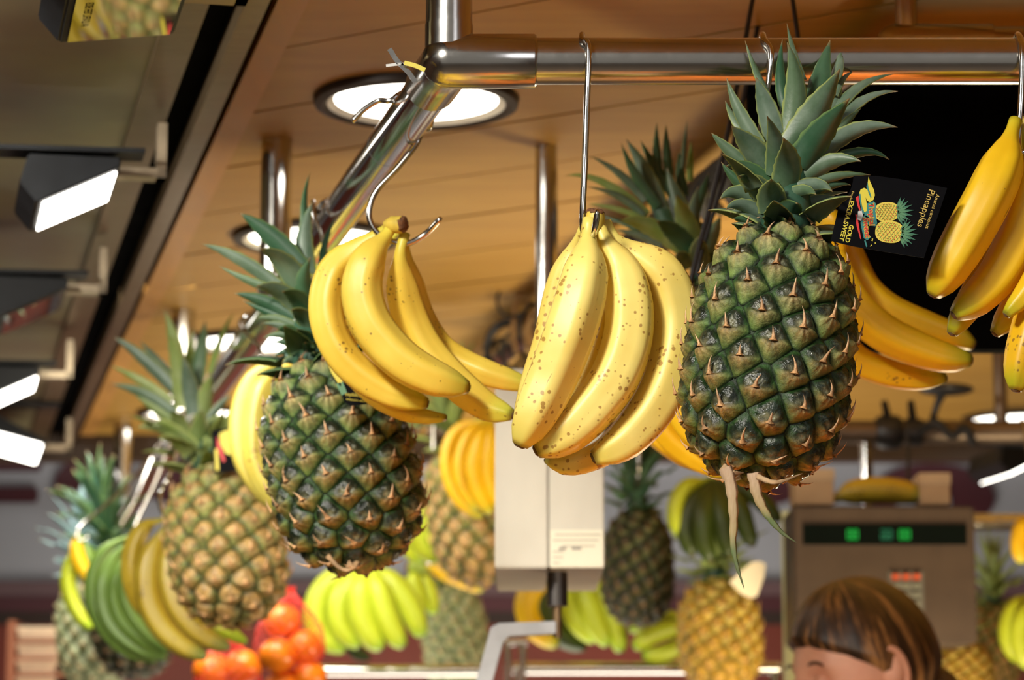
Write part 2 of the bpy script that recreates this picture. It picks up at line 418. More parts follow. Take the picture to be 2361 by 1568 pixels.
# ------------------------------------------------------------------ pineapples
R0, H0, NF = 0.070, 0.206, 116
def profile(v):
    v = np.asarray(v, dtype=float)
    return R0 * np.power(np.clip(1 - np.abs(v) ** 3.0, 0, 1), 0.5) * (1 - 0.05 * v)
class Proto: pass
def make_proto(seed, gloss_scale=1.0):
    rs = np.random.RandomState(seed); vv = np.sin(np.linspace(-math.pi / 2, math.pi / 2, 801)); rr = profile(vv); zz = vv * H0 / 2
    ds = np.hypot(np.diff(rr), np.diff(zz)); A = np.concatenate([[0], np.cumsum(math.pi * (rr[1:] + rr[:-1]) * ds)]); tot = A[-1]
    s = math.sqrt(tot / NF)
    fr = (np.arange(NF) + .5) / NF; vi = np.interp(fr * tot, A, vv); th = np.arange(NF) * math.radians(137.508) + rs.rand() * 6
    th = th + rs.normal(0, .028, NF)
    ri = profile(vi); C = np.stack([ri * np.cos(th), ri * np.sin(th), vi * H0 / 2], 1)
    psi = np.arctan2(zz, rr); rho = np.hypot(rr, zz)
    # normals from the profile
    g = np.gradient(rr, zz + 1e-9 * np.arange(801))
    def nrm(v, t):
        k = np.interp(v, vv, g); k = np.clip(k, -4, 4); n = np.stack([np.cos(t), np.sin(t), -k + 0 * t], -1)
        return n / np.linalg.norm(n, axis=-1, keepdims=True)
    Nn = nrm(vi, th)
    out = []
    rings = [0, .16, .32, .46, .60, .72, .82, .90, .96, 1.0]; NA = 30
    for i in range(NF):
        n = Nn[i]; e = np.array([-math.sin(th[i]), math.cos(th[i]), 0]); u = np.cross(n, e); u /= np.linalg.norm(u)
        if u[2] < 0: u = -u
        d = C - C[i]; dist = np.linalg.norm(d, axis=1); nb = [j for j in np.argsort(dist)[1:12]]
        poly = [(-1.3 * s, -1.3 * s), (1.3 * s, -1.3 * s), (1.3 * s, 1.3 * s), (-1.3 * s, 1.3 * s)]
        for j in nb:
            a, b = d[j] @ e, d[j] @ u; L = math.hypot(a, b)
            if L < 1e-5: continue
            hx, hy = a / L, b / L; lim = dist[j] / 2; new = []
            for q in range(len(poly)):
                p, r_ = poly[q], poly[(q + 1) % len(poly)]
                dp = p[0] * hx + p[1] * hy - lim; dr = r_[0] * hx + r_[1] * hy - lim
                if dp <= 0: new.append(p)
                if dp * dr < 0:
                    t = dp / (dp - dr); new.append((p[0] + (r_[0] - p[0]) * t, p[1] + (r_[1] - p[1]) * t))
            poly = new or poly
        poly = np.array(poly)
        ang = np.linspace(0, 2 * math.pi, NA, endpoint=False); B = np.zeros(NA)
        for m_, a in enumerate(ang):
            ca, sa = math.cos(a), math.sin(a); best = 1.3 * s
            for q in range(len(poly)):
                p = poly[q]; r_ = poly[(q + 1) % len(poly)]; ex, ey = r_ - p
                den = ca * ey - sa * ex
                if abs(den) < 1e-12: continue
                t = (p[0] * ey - p[1] * ex) / den; w_ = (p[0] * sa - p[1] * ca) / den
                if t > 0 and -1e-6 <= w_ <= 1 + 1e-6: best = min(best, t)
            B[m_] = best
        B = np.minimum(B, s * 0.9)
        aa = [0.0]; bb = [0.0]; ro = [0.0]
        for r_ in rings[1:]:
            aa += list(np.cos(ang) * B * r_); bb += list(np.sin(ang) * B * r_); ro += [r_] * NA
        aa, bb, ro = map(np.array, (aa, bb, ro))
        a1 = aa / (s * .5); b1 = bb / (s * .5)
        base = C[i] + np.outer(aa, e) + np.outer(bb, u)
        tq = np.arctan2(base[:, 1], base[:, 0]); rq = np.hypot(base[:, 0], base[:, 1]); ps = np.arctan2(base[:, 2], rq)
        rh = np.interp(ps, psi, rho); srf = np.stack([rh * np.cos(ps) * np.cos(tq), rh * np.cos(ps) * np.sin(tq), rh * np.sin(ps)], 1)
        # relief
        edge = 1 - ro ** 5.0
        ridge = -0.16 + 0.16 * np.abs(a1) ** 1.5 + .05 * np.sin(a1 * 4 + i)
        lowm = 1 / (1 + np.exp(np.clip((b1 - ridge) * 22, -40, 40)))                       # bract half
        br = np.clip((b1 + 1.05) / .95, 0, 1) ** 1.2 * (0.27 - 0.10 * np.abs(a1)) 
        rib = 0.030 * np.cos(np.arctan2(a1, -(b1 - .2)) * 11 + i) * np.clip(ro * 2, 0, 1)
        de = (a1 / (1.0 + .04 * np.sin(7 * b1 + i))) ** 2 + ((b1 - .36) / .74) ** 2
        dome = -0.05 + 0.15 * np.clip(1.0 - de, 0, 1) ** .4 + 0.034 * np.sin(a1 * 8 + i) * np.sin(b1 * 9 + i * 2)
        h = s * (0.13 * edge - 0.07 + lowm * (br + rib) * edge + (1 - lowm) * dome * np.clip(edge * 1.4, 0, 1))
        h += s * 0.006 * rs.normal(size=len(h)) * (ro < .95)
        p3 = srf + n * h[:, None]
        # pigment, plus groove shade darkened into the cell edges
        ht = (vi[i] + 1) / 2; vr = rs.rand(3)
        grn = np.array([.030, .105, .016]); grn2 = np.array([.12, .23, .04]); tan = np.array([.46, .34, .16]) * (0.75 + .4 * vr[0])
        org_ = np.array([.46, .16, .045]); dk = np.array([.006, .010, .007]) * (1 + vr[1]); pal = np.array([.40, .38, .22]); 
        w_or = np.clip(.85 - ht * 1.35, 0, .65) + .12 * vr[1]
        st = .5 + .5 * np.cos(np.arctan2(a1, -(b1 - .15)) * 9 + 5 * vr[2])
        rad = np.hypot(a1, b1 - .05)
        lc = tan * (1 - w_or) + org_ * w_or * 1.1
        low = lc[None] * (0.55 + .45 * st)[:, None] * (1 - np.clip(rad * .8, 0, .88))[:, None] + (grn2 * (1 - .6 * w_or))[None] * np.clip(rad * .6, 0, .85)[:, None]
        near = np.exp(-(rad / .3) ** 2)[:, None]; low = low * (1 - near * .6) + org_ * near * .6
        up = dk[None] + (pal - dk)[None] * (np.exp(-((np.abs(a1) - .22) / .26) ** 2 - ((b1 - .16) / .20) ** 2) * (.22 + .45 * vr[1]))[:, None]
        spk = (rs.rand(len(h)) > .85) * .12; up = up + (pal * spk[:, None])
        c = low * lowm[:, None] + up * (1 - lowm)[:, None]
        gr_ = np.clip((1 - de) * 5, 0, 1) * (1 - lowm); up0 = (1 - gr_) * (1 - lowm); c = c * (1 - up0[:, None]) + (grn * .5)[None] * up0[:, None]
        gw = np.clip((ro - .86) / .12, 0, 1)[:, None]; c = c * (1 - gw) + grn * gw * (.45 + .5 * vr[2])
        gw2 = np.clip((ro - .90) / .10, 0, 1)[:, None]; c = c * (1 - .85 * gw2)
        spc = (1 - lowm) * gr_
        verts = list(p3); cols = [(*c[k], float(spc[k])) for k in range(len(c))]
        faces = [(0, 1 + k, 1 + (k + 1) % NA) for k in range(NA)]
        for q in range(len(rings) - 2):
            for k in range(NA):
                a_ = 1 + q * NA + k; b_ = 1 + q * NA + (k + 1) % NA; faces.append((a_, a_ + NA, b_ + NA, b_))
        # thorn of the bract
        Ls = s * rs.uniform(.42, .80) * (0.8 if abs(vi[i]) < .9 else 1.0); side = rs.normal(0, .22); o3 = C[i] + n * (s * .22) - u * s * .06
        nv = len(verts); K = 6; wv = s * .082
        for q in range(K):
            t = q / (K - 1); cpt = o3 + (u * t * .95 + n * (.22 * math.sin(t * 2.0)) + e * side * t * t * 1.3) * Ls
            ww = wv * (1 - t) ** .9 * (1 + .9 * max(0, 1 - t * 5)) + 1e-5
            for (da, dn) in ((-1, 0), (0, .75), (1, 0), (0, -.3)):
                verts.append(cpt + e * ww * da + n * ww * dn)
                tc = np.array([.62, .42, .26]) * (.8 + .5 * vr[0]); 
                cc = (org_ * .6 + tan * .5) * (1 - t) + tc * t; cols.append((*cc, .1))
        for q in range(K - 1):
            for k in range(4):
                a_ = nv + q * 4 + k; b_ = nv + q * 4 + (k + 1) % 4; faces.append((a_, b_, b_ + 4, a_ + 4))
        out.append((mesh('fruitlet', verts, faces, cols), C[i]))
    # inner core
    mb = MB(); pr = [(float(profile(x)) * .97 + 1e-4, float(x) * H0 / 2 * .98) for x in np.sin(np.linspace(-1.57, 1.57, 18))]
    mb.lathe(pr, (0, 0, 0), 24)
    pp = Proto(); pp.f = out; pp.core = mesh('fruit_body', mb.v, mb.f); pp.core.materials.append(CORE)
    for me, _ in out: me.materials.append(FRU['dark'])
    # generic crown of leaves
    rnd = random.Random(seed); pp.leaves = []
    nl = 34
    for i in range(nl):
        f = i / (nl - 1); az = i * 2.39996; el = math.radians(8 + 74 * f ** 1.1 + rnd.uniform(-6, 6))
        L = (0.035 + 0.085 * math.sin(min(1, f * 1.25) * math.pi * .62)) * rnd.uniform(.85, 1.12); zb = H0 / 2 - .008 + .07 * f
        rd = Vector((math.cos(az), math.sin(az), 0)); b0 = rd * (.018 * (1 - f * .8)) + Vector((0, 0, zb))
        tipv = b0 + (rd * math.cos(el) + Vector((0, 0, math.sin(el)))) * L
        mid = b0.lerp(tipv, .5) + Vector((0, 0, 1)) * L * .16 - rd * L * .03
        tipv = tipv - Vector((0, 0, 1)) * L * .12 * (1 - f)
        pp.leaves.append(leaf_mesh(b0, mid, tipv, (.024 + .006 * rnd.random()) * (1 - .25 * f), rd * .9 + Vector((0, 0, .5)), rnd.random()))
    st = MB(); st.tube([(0, 0, H0 / 2 - .012), (0, 0, H0 / 2 + .02), (0, 0, H0 / 2 + .07)], [.026, .02, .006], 12)
    pp.stalk = mesh('crown', st.v, st.f); pp.stalk.materials.append(LEAF['deep'])
    return pp
def leaf_mesh(b, m, t, width, nhint, rnd=0.5, n=13):
    b, m, t = Vector(b), Vector(m), Vector(t); vs = []; cols = []; fs = []; nvs = []
    fine = (0, .45, .8, 1.0)
    W = [-1, -.9, -.5, 0, .5, .9, 1]; nw = len(W)
    for i in range(n):
        q = i / (n - 1); p = b * (1 - q) ** 2 + m * 2 * q * (1 - q) + t * q * q
        tan = ((m - b) * (1 - q) + (t - m) * q).normalized()
        side = tan.cross(nhint)
        if side.length < 1e-6: side = Vector((1, 0, 0))
        side.normalize(); nn = side.cross(tan).normalized()
        wq = width * .5 * (0.88 + .36 * math.sin(q * 2.6)) * max(0.0, 1 - q ** 1.75) ** 1.05 + width * .01
        tooth = 1 + .05 * (-1) ** i
        for a in W:
            cup = -(abs(a) ** 1.6) * wq * .55
            vs.append(p + side * a * wq * (tooth if abs(a) == 1 else 1) - nn * (-cup)); cols.append((q, abs(a) * 1.0, rnd, 1))
            nvs.append(nn)
    N_ = len(vs); vs += [v - q_ * .0009 for v, q_ in zip(vs, nvs)]; cols += cols
    for i in range(n - 1):
        for k in range(nw - 1):
            a_ = i * nw + k; fs.append((a_, a_ + 1, a_ + nw + 1, a_ + nw)); fs.append((N_ + a_, N_ + a_ + nw, N_ + a_ + nw + 1, N_ + a_ + 1))
        for e_ in (0, nw - 1):
            a_ = i * nw + e_; fs.append((a_, a_ + nw, N_ + a_ + nw, N_ + a_) if e_ == 0 else (a_, N_ + a_, N_ + a_ + nw, a_ + nw))
    return mesh('leaf', vs, fs, cols)

def P_xf(top, bot, Y, rpx, dtop=0.0, dbot=0.0, spin=0.0):
    a = P(top[0], top[1], Y + dtop); b = P(bot[0], bot[1], Y + dbot); ax = a - b; L = ax.length; z = ax.normalized()
    x = Vector((0, -1, 0)).cross(z); x = x.normalized() if x.length > .01 else Vector((1, 0, 0)); y = z.cross(x)
    k = rpx * S(Y, (top[1] + bot[1]) / 2) / R0
    Rm = Matrix((x, y, z)).transposed().to_4x4() @ Matrix.Rotation(spin, 4, 'Z')
    return Matrix.Translation((a + b) / 2) @ Rm @ Matrix.Diagonal((k, k, L / H0, 1))
def pineapple(label, mw, proto, rind='dark', lf='deep', custom=None, group=None, skip_back=False, ncrown=34, crown=True):
    root = empty('pineapple', label=label, cat='pineapple', group=group, mw=mw)
    body = link('fruit_body', proto.core, root)
    inv = mw.inverted(); camd = (inv @ EYE) 
    for me, c in proto.f:
        cv = Vector(c)
        if skip_back and (Vector((cv.x, cv.y, cv.z * .4)).normalized().dot(camd.normalized()) < -.35): continue
        o = link('fruitlet', me, body)
        if rind != 'dark':
            o.material_slots[0].link = 'OBJECT'; o.material_slots[0].material = FRU[rind]
    if crown:
        st = link('crown', proto.stalk, root)
        for i, me in enumerate(proto.leaves):
            if i >= ncrown: break
            o = link('leaf', me, st)
            if len(me.materials) == 0: me.materials.append(LEAF['deep'])
            o.material_slots[0].link = 'OBJECT'; o.material_slots[0].material = LEAF[lf]
        if custom:
            for me, lm in custom:
                v = np.empty(len(me.vertices) * 3); me.vertices.foreach_get('co', v); v = v.reshape(-1, 3)
                Mi = np.array(inv); v = v @ Mi[:3, :3].T + Mi[:3, 3]; me.vertices.foreach_set('co', v.ravel()); me.update()
                link('leaf', me, st, LEAF[lm])
    return root
def hand_leaves(tr, s, Y, axis, spec, lm, wk=1.0):
    """leaves traced one by one: (base),(tip),(mid) in crop pixels, width, depth of the tip (+ = away)"""
    out = []; k = S(Y, 400)
    for (bx, by, tx, ty, mx, my, w_, dt) in spec:
        b = P(*tr(bx, by), Y + dt * .15); t = P(*tr(tx, ty), Y + dt); m = P(*tr(mx, my), Y + dt * .45)
        m = m * 2 - (b + t) * .5      # pass through the mid point
        rad = Vector((t.x - P(*tr(axis[0], axis[1]), Y).x, dt, 0)); rad = rad.normalized() if rad.length > 1e-4 else Vector((0, -1, 0))
        nh = Vector((0, -1, 0)) * (1 if dt < 0.02 else -1) * -1
        nh = (nh * .9 - rad * .35 + Vector((0, 0, .25)))
        if dt < 0.02: nh = -nh
        m_ = leaf_mesh(b, m, t, w_ / s * k * wk, nh, random.random() * (1.0 if dt < .03 else .6))
        out.append((m_, lm if isinstance(lm, str) else random.choice(lm)))
    return out

# ================================================================== SETTING
def strip_solid(name, x0a, x0b, z, th, mat, parent=None, y1=6.6, y0=2.2, kind='structure', up=True):
    a = HZ(x0a, 0, CEIL); b = HZ(x0b, 0, CEIL)
    def at(p, Y): return Vector((p.x + D.x * (Y - p.y), Y, z))
    mb = MB(); q = [at(a, y0), at(b, y0), at(b, y1), at(a, y1)]
    mb.prism(q, (0, 0, th if up else -th)); o = mb.build(name, mat, parent)
    if kind and not parent: tag(o, kind=kind)
    return o
def clip(poly, n, c):
    out = []
    for i in range(len(poly)):
        p, q = poly[i], poly[(i + 1) % len(poly)]; dp = n[0] * p[0] + n[1] * p[1] - c; dq = n[0] * q[0] + n[1] * q[1] - c
        if dp <= 0: out.append(p)
        if dp * dq < 0: t = dp / (dp - dq); out.append((p[0] + (q[0] - p[0]) * t, p[1] + (q[1] - p[1]) * t))
    return out
YN, YF = 2.0, 6.55
def lineX(px0, Y):
    a = HZ(px0, 0, CEIL); return a.x + D.x * (Y - a.y)
ceiling = MB().box((-3.2, YN, CEIL + .02), (3.2, YF, CEIL + .06)).build('ceiling', M('ceiling_backing', (0.03, 0.018, 0.01), .8)); tag(ceiling, kind='structure')
nrm_ = Vector((1, 1.55)) / 1.8446
ref = HZ(700, 103, CEIL); c0 = nrm_.x * ref.x + nrm_.y * ref.y
r2 = HZ(700, 700, CEIL); pw = (nrm_.x * r2.x + nrm_.y * r2.y - c0) / 6
region = [(lineX(712, YN), YN), (3.2, YN), (3.2, YF), (lineX(712, YF), YF)]
for k in range(-14, 26):
    pl = clip(region, (nrm_.x, nrm_.y), c0 + (k + 1) * pw - .003); pl = clip(pl, (-nrm_.x, -nrm_.y), -(c0 + k * pw + .003)) if len(pl) > 2 else pl
    if len(pl) < 3: continue
    dz = random.uniform(0, .0015)
    o = MB().prism([(x, y, CEIL + dz) for x, y in pl], (0, 0, .018)).build('plank', WOOD, ceiling)
WOODB = M('wood_border', (0.54, 0.27, 0.065), .42, var=.12, scale=4, stretch=(6, 1, 6))
strip_solid('trim_1', 639, 711, CEIL - .002, .02, WOODB)
# canopy on the left: rail, black channels, stained metal sheet
t_ = NT('stained_metal_sheet'); v_ = t_.coords(); n1 = t_.noise(v_, 1.7, 4); n2 = t_.noise(v_, 14, 5, .7)
t_.set(Base_Color=t_.mix(t_.math('MULTIPLY', n2, .5), t_.ramp(n1, [(.35, (.15, .085, .045)), (.6, (.29, .28, .15))]), (.12, .10, .06)), Roughness=.38, Metallic=.3); t_.bump(n2, .08)
SHEET = t_.m
t_ = NT('brushed_rail'); v_ = t_.coords((1, 12, 1), (0, 0, math.atan2(D.x, 1))); n2 = t_.noise(v_, 9, 6, .8); v3 = t_.coords(); n3 = t_.noise(v3, 22, 4, .8)
t_.set(Base_Color=t_.mix(n3, t_.ramp(n2, [(.3, (.10, .065, .035)), (.7, (.30, .22, .13))]), (.17, .115, .06)), Roughness=.36, Metallic=.7); t_.bump(n3, .15)
RAILM = t_.m
strip_solid('trim_2', 608, 645, CEIL + .012, .02, BLACKM)
strip_solid('trim_3', 549, 602, CEIL - .025, .03, RAILM)
strip_solid('trim_4', 480, 556, CEIL + .004, .02, BLACKM)
strip_solid('trim_5', 392, 482, CEIL - .006, .02, RAILM)
strip_solid('wall_canopy', -1500, 480, CEIL + .002, .02, SHEET); bpy.data.objects['wall_canopy'].name = 'ceiling_canopy'
# end blocks where the canopy stops
mb = MB(); e = HZ(150, 0, CEIL)
xa = lineX(400, YF); xb = lineX(712, YF)
MB().box((-3.2, YF, CEIL - .06), (3.2, YF + .06, CEIL + .06)).build('trim_6', M('dark_beam', (.05, .028, .015), .5)); tag(bpy.data.objects['trim_6'], kind='structure')
MB().box((-3.2, YF - .02, CEIL - .02), (lineX(480, YF), YF - .001, CEIL + .0)).build('trim_7', RAILM); tag(bpy.data.objects['trim_7'], kind='structure')

# back wall of the hall
WY = 7.6
WALLM = M('pale_blue_wall', (0.42, 0.45, 0.53), .6, var=.06, scale=2)
MAR = M('maroon_paint', (0.075, 0.012, 0.022), .5, var=.15, scale=3)
MAR2 = M('mauve_paint', (0.15, 0.085, 0.10), .5, var=.1, scale=3)
REDW = M('brick_red_paint', (0.20, 0.035, 0.02), .55, var=.25, scale=3)
DKW = M('dark_wood', (0.028, 0.012, 0.008), .6)
wall = MB().box((-3.2, WY, 0), (3.2, WY + .1, 2.75)).build('wall_back', WALLM); tag(wall, kind='structure')
def wz(y): return P(1180, y, WY).z
def wx(x): return P(x, 1300, WY).x
def wallslab(name, x0, x1, y0, y1, m, th=.03, off=0):
    o = MB().box((wx(x0), WY - th - off, wz(y1)), (wx(x1), WY - .0005 - off, wz(y0))).build(name, m); return tag(o, kind='structure')
wallslab('trim_8', -1500, 3900, 985, 1052, M('copper_brown_trim', (.26, .11, .045), .5))
wallslab('trim_9', -1500, 3900, 1342, 1378, MAR2)
wallslab('trim_10', -1500, 3900, 1378, 1412, MAR, .035)
wallslab('trim_11', -1500, 3900, 1412, 1442, DKW, .03)
wallslab('trim_12', -1500, 3900, 1442, 2300, REDW, .02)
def wallpoly(name, pts, m, th=.02, off=0.0):
    vs = [Vector((wx(x), WY - off - .0005, wz(y))) for x, y in pts]
    o = MB().prism(vs, (0, -th, 0)).build(name, m); return tag(o, kind='structure')
def arc(cx, cy, rx, ry, a0, a1, n=20): return [(cx + rx * math.cos(math.radians(a0 + (a1 - a0) * i / n)), cy + ry * math.sin(math.radians(a0 + (a1 - a0) * i / n))) for i in range(n + 1)]
wallpoly('trim_13', arc(2150, 1150, 145, 80, 0, 360, 32)[:-1], MAR)
wallpoly('trim_14', arc(2130, 1160, 62, 50, 0, 360, 24)[:-1], WALLM, .01, .02)
wallpoly('trim_15', [(120, 1150), (125, 1100), (150, 1068), (200, 1058), (300, 1058), (300, 1150)], MAR)
wallpoly('trim_16', [(-400, 1060), (85, 1060), (92, 1075), (85, 1088), (-400, 1088)], MAR)
wallpoly('trim_17', [(-400, 1125), (80, 1125), (86, 1142), (80, 1160), (-400, 1160)], MAR)
wallpoly('trim_18', arc(235, 1130, 48, 48, 0, 360, 20)[:-1], WALLM, .01, .02)
wallpoly('trim_19', arc(1775, 1120, 75, 45, 0, 360, 24)[:-1], MAR)
wallpoly('trim_20', arc(400, 1110, 90, 50, 0, 360, 24)[:-1], MAR)
# floor and side walls (outside the frame, but they hold the room together)
fl = MB().box((-3.2, -2.5, -.05), (3.2, WY + .1, 0)).build('floor', M('market_floor', (.22, .17, .13), .4, scale=3)); tag(fl, kind='structure')
for nm, x in (('wall_left', -3.3), ('wall_right', 3.2)):
    tag(MB().box((x, -2.5, 0), (x + .1, WY + .1, 2.75)).build(nm, M('side_wall', (.20, .12, .08), .6, scale=2)), kind='structure')
tag(MB().box((-3.2, YF + .06, 2.7), (3.2, WY + .1, 2.76)).build('ceiling_rear', M('rear_ceiling', (.12, .08, .06), .7)), kind='structure')

# ------------------------------------------------------------------ recessed ceiling lights
LENS = NT('lit_diffuser'); LENS.set(Base_Color=(.9, .88, .8), Roughness=.4, Emission_Color=(1.0, .95, .84), Emission_Strength=5.5)
nz = LENS.noise(LENS.coords(), 8); LENS.set(Roughness=LENS.math('ADD', nz, .1)); LENS = LENS.m
RIM = M('bronze_trim', (.030, .018, .012), .45, .3); LIP = M('white_reflector', (.78, .74, .62), .3)
CLX = [(960, 228, 'nearest round recessed ceiling light, above the bent corner of the pipe frame'),
       (728, 545, 'second round recessed ceiling light, behind the slanting pipe and the steel post'),
       (583, 785, 'third round recessed ceiling light, seen behind the crown of the golden pineapple'),
       (450, 952, 'farthest round recessed ceiling light of the left row, mostly hidden by pineapple leaves'),
       (2352, 962, 'far round recessed ceiling light at the right edge behind a dark post')]
for x, y, lb in CLX:
    c = HZ(x, y, CEIL); r = empty('ceiling_light', c, lb, 'ceiling light', 'round recessed ceiling lights')
    MB().lathe([(.113, .0), (.1125, -.008), (.118, -.012), (.128, -.009), (.130, 0.0)], c, 56).build('trim_ring', RIM, r, True)
    MB().lathe([(.1128, -.0075), (.108, -.0045), (.103, -.002), (.1, -.0005)], c, 56).build('reflector', LIP, r, True)
    MB().lathe([(.1035, -.0022), (.06, -.0035), (.0001, -.004)], c, 48).build('diffuser', LENS, r, True)
# ------------------------------------------------------------------ floodlights
FG = NT('lit_flood_glass'); FG.set(Base_Color=(.9, .9, .85), Emission_Color=(1, .95, .86), Emission_Strength=9.0); FG.set(Roughness=FG.math('ADD', FG.noise(FG.coords(), 6), .1)); FG = FG.m
t_ = NT('unlit_flood_glass'); t_.set(Base_Color=(.55, .55, .52), Metallic=1.0); t_.set(Roughness=t_.math('MULTIPLY', t_.noise(t_.coords(), 30), .08)); OFFG = t_.m
CASE = M('black_lamp_casing', (.008, .009, .011), .5, .0, .3); CASE.node_tree.nodes['Principled BSDF'].inputs['Specular IOR Level'].default_value = 0.25; BRK = M('zinc_bracket', (.42, .34, .24), .4, .8, .2)
ZF = EYE.z + .80
def flood(x, y, lit, label, tilt=26, w=.112, L=.185):
    c = HZ(x, y, ZF); g1 = c; t = math.radians(tilt)
    dn = E1 * -math.cos(t) + Vector((0, 0, -math.sin(t)))       # from the high right edge to the low left edge
    g0 = g1 + dn * w; back = Dn * L
    r = empty('floodlight', c, label, 'floodlight', 'black floodlights on the canopy rail')
    T1 = g1 + Vector((0, 0, .012)); T0 = g0 - E1 * .012 + Vector((0, 0, .052 + .02 * math.sin(t)))
    Tm = g0 - E1 * .022 + Vector((0, 0, .025))
    MB().prism([g0, g1, T1, T0, Tm], back).build('casing', CASE, r, bevel=.002)
    nn = dn.cross(Dn).normalized(); nn = nn if nn.z < 0 else -nn
    a = g0 - dn * .008 + Dn * .010; b = g1 + dn * .006 + Dn * .010; e = Dn * (L - .02)
    MB().prism([a + nn * .001, b + nn * .001, b + e + nn * .001, a + e + nn * .001], nn * .002).build('front_glass', FG if lit else OFFG, r)
    hv = T0 - E1 * .05 + Vector((0, 0, .004)); hw = T1 + E1 * .03 + Vector((0, 0, .02)) ; hw.z = hv.z + .004
    MB().prism([hv, hw, hw + Dn * .05, hv + Dn * .05], (0, 0, .006)).build('visor', CASE, r)
    k0 = g1 + Dn * (L * .35) + Vector((0, 0, .004)); k1 = k0 + E1 * .062; k1.z = k0.z
    MB().prism([k0 - E1 * .006, k1, k1 + Dn * .03, k0 + Dn * .03 - E1 * .006], (0, 0, .012)).build('bracket', BRK, r)
    zt = CEIL - .025
    MB().prism([k1 - E1 * .012, k1 + E1 * .0, k1 + Dn * .03, k1 + Dn * .03 - E1 * .012], (0, 0, zt - k1.z)).build('hanger', BRK, r)
    if lit:
        fc = (a + b) / 2 + Dn * L * .5 + nn * .012; al = area('floodlight_lamp', fc, fc + nn, .09, 2.6, (1, .95, .86), 150); al.parent = r; al.location = fc - c
    if not lit:
        tx = bpy.data.curves.new('t', 'FONT'); tx.body = 'A UVFILTER 803'; tx.size = .012; to = bpy.data.objects.new('t', tx)
        me = bpy.data.meshes.new_from_object(to); bpy.data.curves.remove(tx)
        org3 = a + nn * .0035 - dn * .010 + Dn * (L * .62)
        for v in me.vertices: v.co = org3 + (-Dn) * v.co.x + (-dn) * v.co.y - c
        link('lettering', me, r, BLACKM)
    return r
flood(446, -52, False, 'unlit black floodlight at the top left with glass mirroring the fruit', 8, .118, .20)
flood(278, 385, True, 'lit black floodlight, the nearest glowing one on the dark canopy')
flood(157, 660, False, 'unlit black floodlight between two glowing ones, glass faintly reflecting')
flood(92, 862, True, 'small lit floodlight cut by the left edge, third up from the canopy end')
flood(105, 1025, True, 'lowest and farthest lit floodlight, at the end of the canopy', -14, .13, .34)
flood(2425, 1045, True, 'lit floodlight cut by the right edge below the far ceiling light', 26, .11, .2)

# ================================================================== PIPE FRAME
A0 = Vector((P(1035, 113, 2.46).x, 2.46, ZP))
def side(Y): return Vector((A0.x + D.x * (Y - A0.y), Y, ZP))
RP = .0212
fr = empty('hanging_rack', A0, 'polished steel pipe frame with a welded corner that carries the hanging fruit', 'rack')
MB().tube([A0 + Vector((.0, 0, 0)), Vector((2.2, 2.46, ZP))], RP, 40).build('front_pipe', STEEL, fr, True)
MB().tube([A0, side(6.45)], RP, 40).build('side_pipe', CHROME, fr, True)
el = MB(); el.sphere(A0, RP * 1.17, 40, 24); el.tube([A0, A0 + Vector((.077, 0, 0)), A0 + Vector((.079, 0, 0))], [RP * 1.17, RP * 1.17, RP * 1.1], 40)
el.tube([A0, side(2.46 + .085), side(2.46 + .088)], [RP * 1.15, RP * 1.15, RP * 1.05], 40)
el.tube([A0, A0 + Vector((0, 0, .034))], [RP * 1.02, RP * 1.02], 40)
el.build('corner_fitting', STEEL, fr, True)
for k, Y in enumerate((2.46, 3.667, 4.94, 6.32)):
    p = side(Y); MB().tube([p + Vector((0, 0, RP * .6)), Vector((p.x, p.y, CEIL))], RP * .99, 32).build('post', STEEL if k % 2 == 0 else CHROME, fr, True)
    if k: MB().tube([p + Vector((0, 0, RP * .8)), p + Vector((0, 0, RP * 1.25))], RP * 1.12, 32).build('weld_collar', STEEL, fr, True)
for Y in (2.78, 3.22):   # edges of the clear film wound around the pipe
    MB().tube([side(Y), side(Y + .004)], RP * 1.015, 32).build('film_edge', CHROME, fr, True)
# right, higher frame close under the ceiling
ZQ = EYE.z + .845
B0 = P(2065, 62, 3.0); B0 = Vector((B0.x, 3.0, ZQ))
def diag(Y): return Vector((B0.x + D.x * (Y - 3.0), Y, ZQ))
fr2 = empty('hanging_rack', B0, 'second steel pipe frame running close under the wooden ceiling behind the front pipe', 'rack')
MB().tube([B0, Vector((2.4, 3.0, ZQ))], .0195, 32).build('front_pipe', STEEL, fr2, True)
MB().tube([B0, diag(6.3)], .0195, 32).build('side_pipe', STEEL, fr2, True)
q = MB(); q.sphere(B0, .0225, 32, 20); q.tube([B0, B0 + Vector((.105, 0, 0))], .0225, 32); q.build('corner_fitting', STEEL, fr2, True)
p = B0 + Vector((.012, 0, 0)); MB().tube([p, Vector((p.x, p.y, CEIL))], .0125, 24).build('post', STEEL, fr2, True)
p = diag(4.36); MB().tube([p, Vector((p.x, p.y, CEIL))], .026, 24).build('post', STEEL, fr2, True)
# rear frame on the right
Cx0 = P(985, 1000, 4.9).x
fr3 = empty('hanging_rack', (Cx0, 4.9, ZP), 'far steel pipe with dark clamps on it behind the weighing scale', 'rack')
DULL = M('dull_steel', (.16, .12, .09), .4, .8)
MB().tube([(Cx0, 4.9, ZP), (2.3, 4.9, ZP)], .021, 20).build('front_pipe', DULL, fr3, True)
p = P(2306, 900, 4.9); MB().tube([(p.x, 4.9, ZP), (p.x, 4.9, CEIL)], .012, 16).build('post', DULL, fr3, True)
p = P(1998, 1100, 4.9); MB().tube([(p.x, 4.9, ZP), (p.x, 4.9, 0)], .011, 16).build('post', CHROME, fr3, True)
